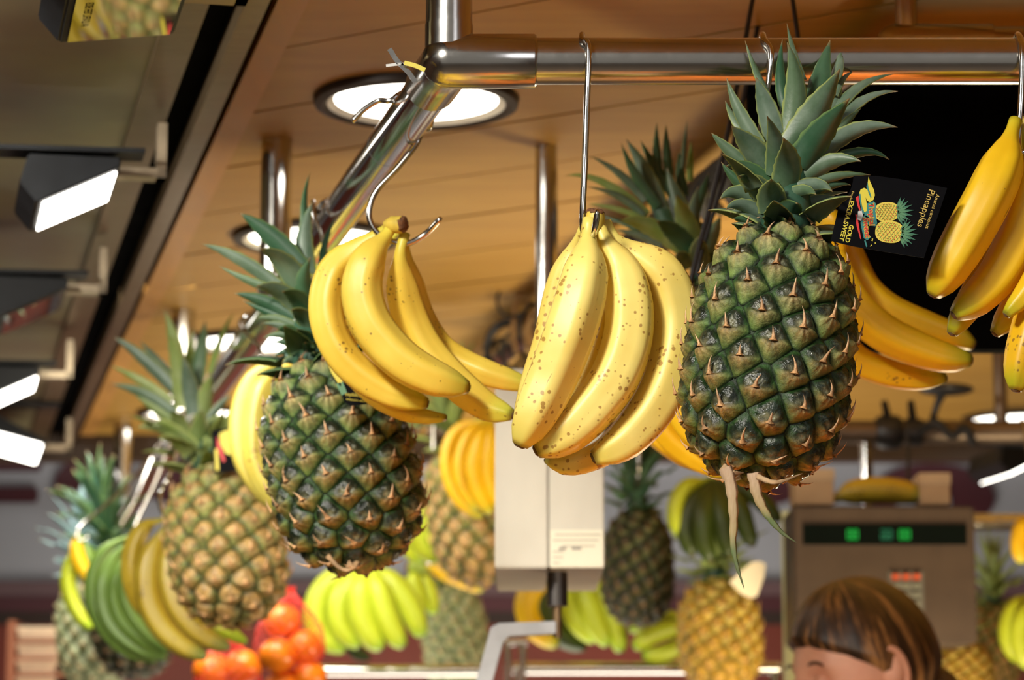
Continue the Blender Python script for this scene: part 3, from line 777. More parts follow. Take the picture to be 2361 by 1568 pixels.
# black board behind the hero pineapple
bx0 = P(1725, 300, 3.34).x; MB().box((bx0, 3.34, P(1900, 806, 3.34).z), (2.6, 3.37, CEIL - .001)).build('ceiling_board', BLACKM)
tag(bpy.data.objects['ceiling_board'], 'large plain black board hanging behind the leafy pineapple and the tag', 'board'); bpy.data.objects['ceiling_board'].name = 'black_board'

# ------------------------------------------------------------------ hooks
def hook(pts, r, label, mat=CHROME, n=70):
    c = catmull(pts, n); o0 = c[0].copy(); mb = MB()
    mb.tube(c, [r] * (n - 2) + [r * .9, r * .55], 14)
    me = mesh('meat_hook', [v - o0 for v in mb.v], mb.f); o = link('meat_hook', me, None, mat); o.location = o0
    return tag(o, label, 'hook', 'steel hooks on the pipes')
HR = .0028
def over_pipe(x, Y=2.46, r=RP + HR):    # loop from behind over the top to the front
    return [Vector((x - .004, Y + r * math.cos(a), ZP + r * math.sin(a))) for a in (-.3, .2, .8, 1.3, 1.9, 2.5)]
X1 = P(1352, 110, 2.46).x
hook(over_pipe(X1) + [P(1357, 110, 2.434), P(1353, 240, 2.433), P(1348, 380, 2.43), P(1343, 500, 2.43), P(1345, 535, 2.44), P(1358, 553, 2.435), P(1370, 535, 2.405), P(1378, 483, 2.395)], HR, 'straight long steel hook on the front pipe carrying the freckled bananas')
X2 = P(1768, 110, 2.46).x
hook(over_pipe(X2) + [P(1778, 120, 2.434), P(1772, 190, 2.434), P(1757, 280, 2.435), P(1752, 360, 2.44), P(1775, 430, 2.44), P(1800, 440, 2.43)], HR, 'curved steel hook on the front pipe behind the crown of the big pineapple')
X3 = P(2355, 110, 2.46).x
hook(over_pipe(X3) + [P(2357, 120, 2.434), P(2355, 220, 2.434), P(2350, 300, 2.434), P(2352, 350, 2.43), P(2368, 345, 2.43)], HR, 'steel hook at the right edge carrying the upper right bananas')
hc = side(2.70)
def around(Yc, a, rr=RP + HR): 
    c = side(Yc); nn = E1
    return c + nn * math.cos(a) * rr + Vector((0, 0, math.sin(a) * rr))
hook([P(812, 280, 2.66), P(840, 252, 2.66), P(874, 232, 2.66)] + [around(2.66, a) for a in (2.5, 1.9, 1.2, .5)] + [around(2.68, -.2), P(974, 300, 2.70), P(958, 335, 2.70), P(914, 390, 2.70), P(868, 440, 2.70), P(851, 485, 2.70), P(858, 520, 2.70), P(885, 548, 2.70), P(935, 562, 2.70), P(980, 540, 2.70), P(1017, 502, 2.69)], .0029,
     'S-shaped steel hook on the slanting pipe holding the smooth yellow bananas', STEEL, 110)
hook([P(838, 470, 3.1), P(845, 480, 3.1)] + [around(3.13, a) for a in (.2, .9, 1.6, 2.3, 2.9)] + [P(722, 465, 3.1), P(726, 500, 3.09), P(742, 545, 3.08), P(752, 590, 3.07), P(762, 640, 3.05), P(740, 700, 3.05)], .0026, 'thin steel hook looped round the pipe behind the tilted dark pineapple')
hook([around(3.85, a) for a in (0, .8, 1.6, 2.4, 3.1)] + [P(598, 800, 3.7), P(603, 845, 3.68), P(625, 862, 3.66), P(640, 845, 3.64)], .0026, 'small bright hook above the half hidden pale bananas')
hook([around(4.6, a) for a in (0, .8, 1.6, 2.4, 3.1)] + [P(395, 1080, 4.3), P(370, 1130, 4.28), P(368, 1160, 4.27), P(380, 1192, 4.22), P(392, 1196, 4.20), P(402, 1180, 4.19)], .0035, 'pale hook left of the golden pineapple holding the olive bananas')
hook([P(2090, 985, 4.875), P(2094, 1030, 4.87), P(2094, 1090, 4.86), P(2096, 1125, 4.85), P(2106, 1130, 4.85), P(2112, 1118, 4.85)], .003, 'dark straight hook hanging from the far pipe above the weighing scale', BLACK)
def rod(p, q, label, r=.0026, mat=BLACK):
    """hook that goes down from p to a curl at q"""
    p = Vector(p); q = Vector(q); m = p.lerp(q, .5); e = Vector((.012, -.004, 0))
    hook([p, m, q + Vector((-.006, 0, .02)), q + Vector((-.004, 0, -.004)), q + e + Vector((-.004, 0, -.012)), q + e * 1.6 + Vector((0, 0, .004))], r, label, mat, 30)
def barhook(x, y, Y, label):
    q = P(x, y, Y); hook([Vector((q.x, 4.9 + .024 * math.cos(a), ZP + .024 * math.sin(a))) for a in (-.4, .3, 1.0, 1.57, 2.2, 2.9)] + [Vector((q.x, min(q.y, 4.872), q.z + .03)), q + Vector((0, 0, .01)), q + Vector((.008, -.004, -.012)), q + Vector((.018, -.006, .0))], .0026, label, STEEL, 40)
rod((P(1748, 100, 3.12).x, 3.12, CEIL), P(1625, 640, 3.12), 'dark hook from the ceiling behind the big crown, holding the hidden pineapple')
rod((P(1742, 100, 2.97).x, 2.97, CEIL), P(1605, 695, 2.95), 'dark hook running down behind the freckled bananas')
rod((P(1822, 100, 2.92).x, 2.92, CEIL), P(1892, 462, 2.9), 'steel hook behind the big crown, holding the golden bananas')
barhook(1132, 965, 4.75, 'hook on the far pipe above the yellow bananas beside the metal box')
barhook(1002, 1108, 4.95, 'hook on the far pipe above the plump green bananas')
barhook(1640, 1098, 4.82, 'bright hook above the dark green bunch')
barhook(1050, 1030, 4.9, 'hook on the far pipe in the crown of the slanting pineapple')
barhook(1466, 1150, 5.0, 'hook on the far pipe in the crown of the dark reddish pineapple')
barhook(948, 1296, 5.3, 'hook on the far pipe above the cut green stem')
barhook(1308, 1285, 5.2, 'hook on the far pipe behind the metal box')
barhook(2388, 1190, 4.8, 'hook on the far pipe at the right edge')
def sidehook(Y, q, label):
    hook([side(Y) + E1 * math.cos(a) * .024 + Vector((0, 0, math.sin(a) * .024)) for a in (0, .8, 1.6, 2.4, 3.1)] + [side(Y).lerp(q, .5) - E1 * .01, q + Vector((0, 0, .012)), q + Vector((.006, -.004, -.012)), q + Vector((.018, -.006, .0))], .0026, label, STEEL, 40)
sidehook(4.75, P(308, 1240, 4.5), 'thin hook above the dull green banana fan')
sidehook(5.1, P(182, 1235, 4.9), 'thin hook above the short far left bunch')
sidehook(5.35, P(205, 1300, 5.4), 'thin hook in the cool-lit crown')
sidehook(5.2, P(262, 1255, 5.2), 'thin hook in the dark crown at the lower left')
# torn tape on the corner
tp = empty('tape_scrap', P(930, 150, 2.5), 'torn clear tape end with a yellow tie sticking out of the pipe corner', 'tape')
CLR = M('clear_film', (.62, .62, .60), .12, .0, .2, coat=.6)
def ribbon(pts, w_, mat, parent, name, th=.0008, nh=Vector((0, -1, 0))):
    c = catmull(pts, 14); fr_ = frames(c); mb = MB()
    for i in range(13):
        a, b = c[i], c[i + 1]; sa = fr_[i][0].cross(nh).normalized() * w_ / 2; sb = fr_[i + 1][0].cross(nh).normalized() * w_ / 2; e = nh * th
        mb.hexa([a - sa, a + sa, b + sb, b - sb, a - sa + e, a + sa + e, b + sb + e, b - sb + e])
    return mb.build(name, mat, parent)
ribbon([P(898, 113, 2.44), P(915, 140, 2.44), P(940, 165, 2.44), P(958, 190, 2.44)], .0045, CHROME, tp, 'film_end')
ribbon([P(890, 152, 2.44), P(925, 148, 2.44), P(950, 152, 2.44)], .0025, CLR, tp, 'film_strip')
ribbon([P(932, 145, 2.435), P(958, 152, 2.435), P(980, 162, 2.435)], .004, M('yellow_tie', (.62, .52, .05), .4), tp, 'yellow_tie')

# ================================================================== HERO FRUIT
z4 = crop(600, 380, 2.529)
bunch('smooth yellow banana bunch on the S-shaped hook, left of the freckled bunch', 2.70, [
    ([(800, 330), (690, 405, .01), (560, 500, .02), (435, 610, .03), (378, 800, .03), (405, 985, .03), (495, 1140, .03), (630, 1260, .03), (790, 1345, .03), (975, 1395, .03)], 102),
    ([(845, 400), (815, 520, .0), (825, 700, .02), (870, 880, .035), (950, 1050, .04), (1070, 1200, .04), (1210, 1330, .04), (1340, 1420, .04), (1475, 1460, .03)], 104),
    ([(840, 420, .03), (870, 650, .06), (930, 880, .08), (1040, 1060, .085), (1180, 1155, .085), (1320, 1215, .08), (1450, 1255, .08), (1580, 1290, .08)], 86),
    ([(820, 370, .04), (560, 700, .07), (500, 1100, .07), (620, 1300, .06), (800, 1420, .05), (960, 1465, .05), (1085, 1475, .05)], 66),
    ([(790, 330, -.005), (720, 430, -.01), (625, 560, -.02), (585, 720, -.02), (625, 900, -.02), (720, 1040, -.02), (850, 1160, -.02), (1000, 1240, -.02), (1120, 1280, -.015), (1212, 1300, -.01)], 122),
], 'ripe', cap=(815, 348, 60, .85, -.1, -.014, -.6), tr=z4, cs=2.529)
zR = crop(1120, 450, 2.375)
bunch('freckled yellow banana bunch on the long straight hook, touching the big pineapple', 2.43, [
    ([(600, 170, .02), (640, 400, .05), (640, 700, .055), (560, 1000, .05), (450, 1200, .045)], 95),
    ([(540, 170, .01), (470, 330, .03), (410, 520, .035), (350, 800, .03), (285, 1000, .025), (215, 1230, .02), (190, 1330, .02)], 92),
    ([(690, 220, .02), (900, 800, .05), (860, 1150, .045), (700, 1370, .04), (560, 1450, .04), (430, 1480, .04), (330, 1440, .04)], 85),
    ([(650, 150, .01), (700, 240, .01), (800, 310, .015), (965, 430, .02), (1035, 620, .025), (1040, 820, .025), (990, 1030, .02), (890, 1210, .02), (750, 1360, .015), (590, 1440, .015)], 134),
    ([(610, 140, 0), (650, 240, -.005), (735, 380, -.0), (785, 560, .0), (780, 780, .0), (710, 990, .0), (590, 1160, .0), (440, 1310, .0), (275, 1400, .0)], 134),
    ([(570, 130, -.01), (562, 220, -.012), (548, 380, -.02), (500, 600, -.025), (432, 810, -.025), (352, 1010, -.02), (265, 1200, -.02), (185, 1370, -.015)], 138),
], 'spot', cap=(598, 118, 62, .12, 1, -.006, -.1), tr=zR, cs=2.375)
z7 = crop(1860, 150, 1.96)
bunch('bright yellow banana bunch hanging at the upper right edge in front of the black board', 2.44, [
    ([(960, 280, .02), (985, 600, .03), (850, 880, .03), (755, 1040, .03), (700, 1130, .03), (655, 1215, .03)], 80),
    ([(1060, 280, .03), (1130, 700, .04), (1040, 960, .03), (940, 1100, .03), (850, 1215, .03)], 80),
    ([(1010, 280, .0), (1130, 600, -.01), (1090, 850, -.02), (1000, 1020, -.02), (900, 1130, -.02)], 62),
    ([(970, 260, .0), (1000, 400, .0), (1010, 560, .0), (965, 750, .0), (885, 920, .0), (780, 1045, .0), (665, 1130, .0)], 96),
    ([(945, 250, -.01), (925, 310, -.015), (890, 430, -.02), (825, 580, -.03), (740, 740, -.03), (655, 890, -.03), (570, 1040, -.02)], 106),
], 'gold', cap=(985, 250, 40, 0, 1), tr=z7, cs=1.96)
bunch('banana cut off by the right edge, just below the bright yellow bunch', 2.44, [
    ([(1150, 700), (1120, 900, .0), (1050, 1100, .0), (985, 1300, .0), (945, 1470, .0)], 92),
    ([(1160, 720), (1190, 900, .02), (1160, 1150, .02), (1090, 1350, .02), (1040, 1480, .02)], 92),
], 'gold', cap=(1160, 690, 40, 0, 1), tr=z7, cs=1.96)
bunch('golden bananas sticking out to the right from behind the big pineapple', 2.9, [
    ([(60, 640, .0), (60, 1000, .04), (180, 1290, .05), (340, 1385, .05), (500, 1420, .05), (630, 1415, .05)], 68),
    ([(80, 620, .01), (170, 820, .04), (250, 1000, .05), (370, 1110, .05), (540, 1185, .05), (680, 1230, .05), (755, 1270, .05)], 78),
    ([(60, 640, -.01), (120, 900, .0), (210, 1080, .0), (340, 1200, .0), (490, 1275, .0), (630, 1320, .0), (745, 1335, .0)], 86),
    ([(60, 620, -.02), (110, 700, -.02), (135, 820, -.0), (120, 1000, .02)], 60),
], 'gold', cap=(60, 610, 42, .2, 1), tr=z7, cs=1.96)
bunch('yellow bananas showing low between the freckled bunch and the big pineapple', 2.95, [
    ([(1600, 700, .0), (1510, 850, .03), (1530, 980, .03), (1600, 1050, .03), (1690, 1095, .03)], 34),
    ([(1620, 700, .0), (1560, 850, .0), (1575, 960, .0), (1640, 1030, .0), (1720, 1060, .0)], 34),
    ([(1590, 700, .03), (1460, 850, .06), (1480, 960, .06), (1560, 1040, .06), (1640, 1085, .06)], 30),
], 'gold', cap=(1605, 690, 22, 0, 1))

PR1 = make_proto(11); PR2 = make_proto(23)
zh = crop(1540, 30, 2.752)
f_, b_ = -.045, .04
hero_spec = [ # base, tip, mid, width, depth
 (640, 520, 490, 175, 565, 370, 55, .03), (860, 420, 755, 65, 800, 250, 50, .05), (760, 620, 727, 165, 715, 400, 80, .03),
 (1060, 420, 1100, 240, 1095, 330, 50, .05), (940, 640, 1030, 170, 965, 400, 170, .035), (1020, 620, 1103, 205, 1060, 420, 110, .045),
 (1060, 520, 1180, 370, 1110, 410, 45, .05), (1040, 660, 1430, 385, 1200, 465, 80, .03), (1020, 760, 1460, 495, 1220, 550, 80, .02),
 (690, 860, 558, 408, 615, 590, 150, -.01), (775, 790, 758, 185, 815, 480, 160, -.02), (790, 840, 1090, 360, 965, 590, 190, -.045),
 (1050, 790, 1226, 605, 1150, 680, 60, .01), (840, 980, 1152, 545, 985, 760, 200, -.06),
 (960, 930, 1458, 725, 1200, 745, 120, .0), (940, 1000, 1405, 930, 1220, 885, 75, .01), (830, 1090, 1225, 940, 1040, 945, 120, -.02),
 (850, 1110, 1285, 1028, 1080, 1035, 65, .0), (870, 1180, 1160, 1092, 1040, 1098, 60, .01), (740, 1150, 1045, 1132, 930, 1085, 90, -.05),
 (610, 900, 372, 412, 455, 640, 100, .0), (570, 830, 365, 555, 440, 680, 80, .02), (530, 1000, 275, 760, 370, 860, 85, .0),
 (640, 1000, 403, 718, 520, 850, 170, -.03), (670, 1040, 630, 655, 685, 850, 140, -.05), (720, 1130, 735, 795, 765, 960, 180, -.07),
 (560, 1140, 338, 945, 430, 1060, 85, .0), (650, 1100, 370, 972, 500, 985, 100, -.02), (650, 1220, 450, 1036, 560, 1100, 150, -.04),
 (655, 1280, 655, 1058, 650, 1160, 170, -.06), (620, 1240, 328, 1182, 450, 1140, 110, -.01), (620, 1290, 368, 1245, 470, 1218, 90, -.02),
 (630, 1330, 395, 1268, 500, 1265, 90, .0), (640, 1385, 413, 1305, 510, 1320, 70, -.01), (700, 1200, 942, 1152, 850, 1125, 80, -.05),
 (690, 1360, 822, 1212, 770, 1260, 170, -.05), (800, 1310, 985, 1272, 900, 1270, 90, -.02), (820, 1270, 1080, 1172, 950, 1195, 100, .0),
 (780, 1375, 938, 1330, 870, 1330, 90, -.02), (680, 1390, 745, 1312, 710, 1340, 120, -.05), (760, 1400, 782, 1335, 770, 1360, 100, -.05),
 (820, 1230, 1140, 1135, 960, 1155, 70, .02), (760, 1360, 600, 1300, 690, 1320, 100, -.04),
]
hl = hand_leaves(zh, 2.752, 2.40, (740, 1200), hero_spec, ['blue', 'blue', 'blue', 'deep'])
mwH = P_xf((1812, 527), (1738, 1108), 2.385, 187, .015, -.005, .4)
hero = pineapple('large sharp pineapple with a tall grey-green crown and two dry leaves dangling below', mwH, PR1, 'dark', 'blue', hl, ncrown=9)
def dry_leaf(parent, pts, w0, mat, name='dry_leaf'):
    c = catmull(pts, 20); fr_ = frames(c); mb = MB(); n = len(c)
    inv = parent.matrix_basis.inverted(); vs = []; fs = []; cols = []
    for i, p in enumerate(c):
        q = i / (n - 1); t, u, w_ = fr_[i]; sd = t.cross(Vector((0, -1, 0))).normalized(); ww = w0 * (1 - q) ** .8 * (1 + .12 * math.sin(i * 2.1)) + .0003
        for a, dpt in ((-1, 0), (-.4, -.35), (.3, .2), (1, 0), (.3, .45), (-.4, .1)):
            vs.append(inv @ (p + sd * a * ww * .5 + Vector((0, 1, 0)) * dpt * ww * .5)); 
    for i in range(n - 1):
        for k in range(6): fs.append((i * 6 + k, i * 6 + (k + 1) % 6, (i + 1) * 6 + (k + 1) % 6, (i + 1) * 6 + k))
    link(name, mesh(name, vs, fs), parent, mat)
t_ = NT('withered_leaf'); tc = t_.new('ShaderNodeTexCoord'); sp_ = t_.new('ShaderNodeSeparateXYZ'); t_.link(tc.outputs['Generated'], sp_.inputs[0])
n_ = t_.noise(t_.coords((1, 1, .3)), 220, 4); hz = t_.ramp(sp_.outputs[2], [(.0, (.05, .14, .06)), (.30, (.10, .20, .07)), (.45, (.45, .36, .16)), (1, (.62, .44, .30))])
t_.set(Base_Color=t_.mix(t_.math('MULTIPLY', n_, .5), hz, (.30, .15, .07)), Roughness=.5); t_.bump(n_, .3); WITH = t_.m
dry_leaf(hero, [P(1672, 1078, 2.33), P(1686, 1120, 2.33), P(1692, 1200, 2.33), P(1690, 1250, 2.33), P(1698, 1300, 2.33), P(1716, 1358, 2.33)], 30 * S(2.34), WITH)
dry_leaf(hero, [P(1738, 1090, 2.34), P(1746, 1140, 2.34), P(1768, 1185, 2.34), P(1800, 1225, 2.34), P(1836, 1251, 2.34)], 30 * S(2.34), WITH)
dry_leaf(hero, [P(1665, 1075, 2.34), P(1690, 1090, 2.33), P(1715, 1090, 2.34)], 22 * S(2.34), DRY)
dry_leaf(hero, [P(1745, 1098, 2.335), P(1790, 1112, 2.33), P(1850, 1092, 2.34)], 14 * S(2.34), DRY)

# second hanging pineapple, tilted
za = crop(460, 380, 3.135)
a_spec = [
 (790, 560, 800, 50, 755, 300, 60, .03), (770, 800, 820, 260, 745, 520, 150, .01), (720, 740, 290, 350, 480, 500, 160, .0), (760, 980, 440, 610, 610, 730, 190, -.04),
 (560, 880, 12, 572, 270, 680, 105, .0), (520, 900, 138, 730, 330, 830, 65, .01), (780, 1110, 412, 880, 590, 930, 150, -.04), (680, 1120, 248, 930, 450, 990, 115, .0),
 (800, 1120, 600, 918, 710, 980, 150, -.05), (790, 1060, 802, 668, 745, 860, 140, -.03), (660, 1140, 310, 980, 480, 1065, 65, .01), (700, 1180, 405, 1112, 540, 1115, 70, .0),
 (820, 1220, 668, 1050, 740, 1100, 130, -.05), (720, 1220, 450, 1150, 570, 1160, 60, .0), (740, 1280, 455, 1250, 600, 1230, 70, .0), (760, 1340, 530, 1285, 640, 1290, 70, .0),
 (770, 1400, 530, 1395, 640, 1350, 60, .0), (880, 760, 990, 365, 905, 560, 50, .04), (820, 1400, 705, 1190, 770, 1280, 160, -.05), (850, 1450, 760, 1285, 800, 1360, 130, -.05),
 (820, 1460, 610, 1330, 720, 1370, 110, -.03), (900, 860, 1063, 525, 985, 690, 50, .03), (940, 1200, 900, 800, 890, 1000, 150, .0), (960, 1350, 900, 1150, 930, 1250, 130, -.03), (740, 1290, 560, 1195, 650, 1200, 90, -.02),
 (600, 800, 520, 640, 560, 700, 60, .04), (880, 1480, 830, 1360, 850, 1400, 110, -.05), (720, 1440, 600, 1440, 650, 1410, 60, -.01)]
al = hand_leaves(za, 3.135, 3.0, (850, 1300), a_spec, ['deep', 'deep', 'blue'])
mwA = P_xf((728, 842), (846, 1302), 2.98, 166, .02, -.02, 1.9)
pa = pineapple('dark pineapple tilted behind the smooth banana bunch, blue-green crown on the slanting pipe', mwA, PR2, 'dark', 'deep', al, ncrown=8)
dry_leaf(pa, [P(755, 1280, 2.93), P(785, 1310, 2.93), P(812, 1312, 2.93), P(826, 1285, 2.94)], 12 * S(3), DRY)
dry_leaf(pa, [P(800, 1300, 2.93), P(815, 1305, 2.93), P(832, 1282, 2.94)], 22 * S(3), DRY)
# golden pineapple further along the pipe
zb = crop(0, 500, 2.8)
b_spec = [(1150, 1130, 1060, 600, 1115, 830, 115, .0), (1150, 1150, 735, 780, 900, 905, 95, .0), (1100, 1020, 900, 800, 1000, 900, 65, .03), (1180, 1230, 1110, 770, 1145, 960, 115, -.04),
 (1250, 1090, 1325, 665, 1290, 860, 105, .02), (1210, 1000, 1250, 710, 1225, 850, 60, .05), (1250, 1270, 1180, 890, 1215, 1070, 115, -.05), (1100, 1200, 708, 960, 900, 1060, 70, .0),
 (1120, 1280, 713, 1080, 920, 1145, 90, -.01), (1100, 1320, 870, 1150, 980, 1230, 70, .0), (1300, 1320, 1365, 1010, 1330, 1150, 105, -.03), (1350, 1010, 1512, 620, 1430, 760, 45, .05),
 (1140, 1400, 880, 1360, 1000, 1360, 70, .0), (1190, 1440, 1110, 1255, 1150, 1330, 110, -.05), (1330, 1340, 1500, 1150, 1420, 1220, 55, .0), (1190, 1470, 1020, 1430, 1100, 1430, 70, -.02),
 (1240, 1560, 1180, 1470, 1200, 1500, 110, -.05), (1270, 1480, 1300, 1250, 1290, 1360, 120, -.05), (1320, 1420, 1440, 1280, 1380, 1330, 80, -.01)]
bl = hand_leaves(zb, 2.8, 4.02, (1200, 1300), b_spec, ['light', 'light', 'light', 'blue'])
mwB = P_xf((488, 1078), (552, 1434), 4.0, 129, .02, -.02, 3.1)
pineapple('golden-green pineapple left of the dark tilted one, with a loose yellowish crown', mwB, PR1, 'gold', 'light', bl, ncrown=14)
# pineapple behind, crown only
zg = crop(1300, 260, 4.126)
g_spec = [(920, 940, 590, 250, 760, 560, 170, .0), (890, 900, 545, 290, 680, 600, 110, -.02), (1060, 780, 730, 260, 870, 490, 120, .02), (910, 640, 885, 90, 890, 350, 90, .03), (1010, 640, 972, 100, 985, 350, 90, .04),
 (1130, 520, 1176, 60, 1150, 280, 45, .05), (1150, 780, 1100, 350, 1115, 560, 100, .02), (1200, 640, 1212, 260, 1205, 440, 65, .04), (770, 840, 248, 412, 520, 580, 85, -.01), (790, 970, 8, 600, 360, 660, 85, .0),
 (760, 980, 222, 705, 500, 790, 75, -.01), (740, 1000, 225, 868, 450, 905, 55, .0), (1150, 1310, 530, 1032, 800, 1080, 190, -.03), (1220, 1320, 888, 1035, 1040, 1140, 190, -.06), (1250, 1270, 1072, 785, 1150, 1010, 200, -.05),
 (1230, 970, 1378, 570, 1310, 760, 95, .02), (920, 1260, 480, 1115, 690, 1160, 75, .0), (1340, 1350, 1492, 985, 1430, 1150, 160, -.02), (1310, 1500, 1290, 1180, 1290, 1320, 190, -.07), (720, 1110, 348, 980, 520, 1020, 55, .02),
 (1260, 1220, 1282, 700, 1250, 950, 150, .0), (980, 1100, 800, 560, 860, 800, 170, .0), (1150, 1100, 980, 520, 1050, 800, 190, .0), (1200, 1480, 1080, 1340, 1130, 1390, 150, -.06)]
gl = hand_leaves(zg, 4.126, 3.15, (1250, 1200), g_spec, ['blue', 'deep', 'light'])
mwG = P_xf((1632, 640), (1690, 1010), 3.2, 128, .0, .0, 2.1)
pineapple('pineapple almost hidden behind the big one, its dark green crown fanning out left', mwG, PR2, 'dark', 'deep', gl, ncrown=6, skip_back=True)

# ------------------------------------------------------------------ printed tags
CARDK = 1
INK = {n: M('ink_' + n, c, .5, var=.04) for n, c in dict(gold=(.62, .44, .10), yellow=(.66, .56, .05), orange=(.75, .42, .05), red=(.62, .03, .03), teal=(.03, .20, .19), leaf=(.09, .24, .12), leaf2=(.04, .15, .09), pine=(.70, .55, .08), line=(.14, .34, .07)).items()}
CARD = M('glossy_black_card', (.004, .004, .005), .6, var=.2); CARD.node_tree.nodes['Principled BSDF'].inputs['Specular IOR Level'].default_value = 0.04
TY = 2.375
zt = crop(1900, 390, 7.467)
def tp_(x, y, o=0.0): return P(*zt(x, y), TY - o)
tg = empty('pineapple_tag', tp_(505, 115), 'black hang tag printed with two pineapples beside the big pineapple crown', 'tag')
def flat(name, polys, mat, lift, parent=tg, f=tp_):
    mb = MB()
    for pl in polys:
        mb.prism([f(x, y, lift) for x, y in pl], (0, -.0002, 0))
    return mb.build(name, mat, parent)
MB().prism([tp_(*p) for p in [(505, 115), (498, 210), (480, 290), (450, 365), (420, 430), (360, 515), (290, 590), (255, 660), (230, 740), (115, 1235), (480, 1325), (960, 1410), (1720, 1530), (2120, 325), (1700, 240), (1300, 170), (900, 115)]], (0, .0006, 0)).build('card', CARD, tg)
U = Vector((-190, 710)).normalized(); V = Vector((U.y, -U.x)) * 1.0   # text runs down the picture, its top points right
def text(body, x, y, size, mat, lift, uv=(U, V), bold=0.0, parent=tg, f=tp_, sx=1.0, shear=0.0, name='lettering', org_o=None):
    cu = bpy.data.curves.new('t', 'FONT'); cu.body = body; cu.size = 1.0; cu.offset = bold; cu.shear = shear; cu.resolution_u = 3
    to = bpy.data.objects.new('t', cu); me = bpy.data.meshes.new_from_object(to); bpy.data.objects.remove(to); bpy.data.curves.remove(cu)
    o0 = org(parent); u, v = uv; size = size * 1.0
    for q in me.vertices:
        X = x + u.x * q.co.x * size * sx + v.x * q.co.y * size; Y_ = y + u.y * q.co.x * size * sx + v.y * q.co.y * size
        q.co = f(X, Y_, lift) - o0
    me.name = name; return link(name, me, parent, mat)
text('EXTRA SWEET', 448, 535, 108, INK['yellow'], .0004, bold=.022, sx=1.02)
text('GOLD', 442, 950, 108, INK['yellow'], .0004, bold=.022, sx=1.04)
text('Product of Costa Rica', 480, 375, 60, INK['gold'], .0004, sx=1.07)
U2 = Vector((-240, 730)).normalized(); V2 = Vector((U2.y, -U2.x))
text('Pineapples', 1812, 335, 165, INK['gold'], .0004, uv=(U2, V2), sx=.98)
text('Ananas comosus', 1935, 425, 92, INK['gold'], .0004, uv=(U2, V2), sx=1.0)
# ribbon and wordmark
flat('ribbon', [[(765, 130), (790, 210), (860, 360), (875, 450), (850, 530), (790, 570), (740, 545), (715, 480), (740, 640), (760, 760), (690, 740), (655, 640), (632, 500), (605, 410), (630, 350), (690, 322), (745, 350), (770, 430), (795, 480), (800, 440), (765, 330), (752, 230)]], INK['yellow'], .0003)
flat('ribbon_shadow', [[(745, 225), (765, 330), (815, 480), (800, 500), (770, 420), (728, 310)], [(598, 430), (625, 425), (650, 640), (700, 760), (660, 780), (625, 620)]], INK['teal'], .0005)
flat('red_stripe', [[(545, 490), (592, 460), (600, 560), (628, 700), (610, 720), (580, 640)], [(540, 780), (575, 790), (590, 920), (640, 1210), (622, 1200), (560, 980)]], INK['red'], .0004)
flat('wordmark_base', [[(735, 590), (860, 555), (895, 600), (880, 740), (915, 930), (890, 985), (780, 975), (755, 860), (700, 810), (690, 745), (735, 720)], [(640, 830), (700, 790), (770, 830), (775, 940), (740, 980), (755, 1100), (800, 1180), (745, 1225), (680, 1190), (650, 1040), (628, 930)], [(690, 1230), (715, 1225), (745, 1330), (725, 1345)]], INK['teal'], .0005)
for d_, nm, bd, lf_ in ((0, 'yellow', .09, .0008), (0, 'red', .02, .0011)):
    text('Tropical', 775, 590, 125, INK[nm], lf_, uv=(Vector((.03, 1)).normalized(), Vector((1, -.03)).normalized()), bold=bd * .7, sx=.92)
    text('Sweet', 668, 830, 140, INK[nm], lf_, uv=(Vector((.12, 1)).normalized(), Vector((1, -.12)).normalized()), bold=bd * .7, sx=1.0, shear=.2)
flat('juice_drop', [[(820, 1200), (845, 1195), (838, 1240), (810, 1232), (825, 1222)], [(790, 1335), (812, 1295), (825, 1315)], [(870, 1260), (890, 1265), (885, 1290), (865, 1285), (878, 1278)]], INK['yellow'], .0004)
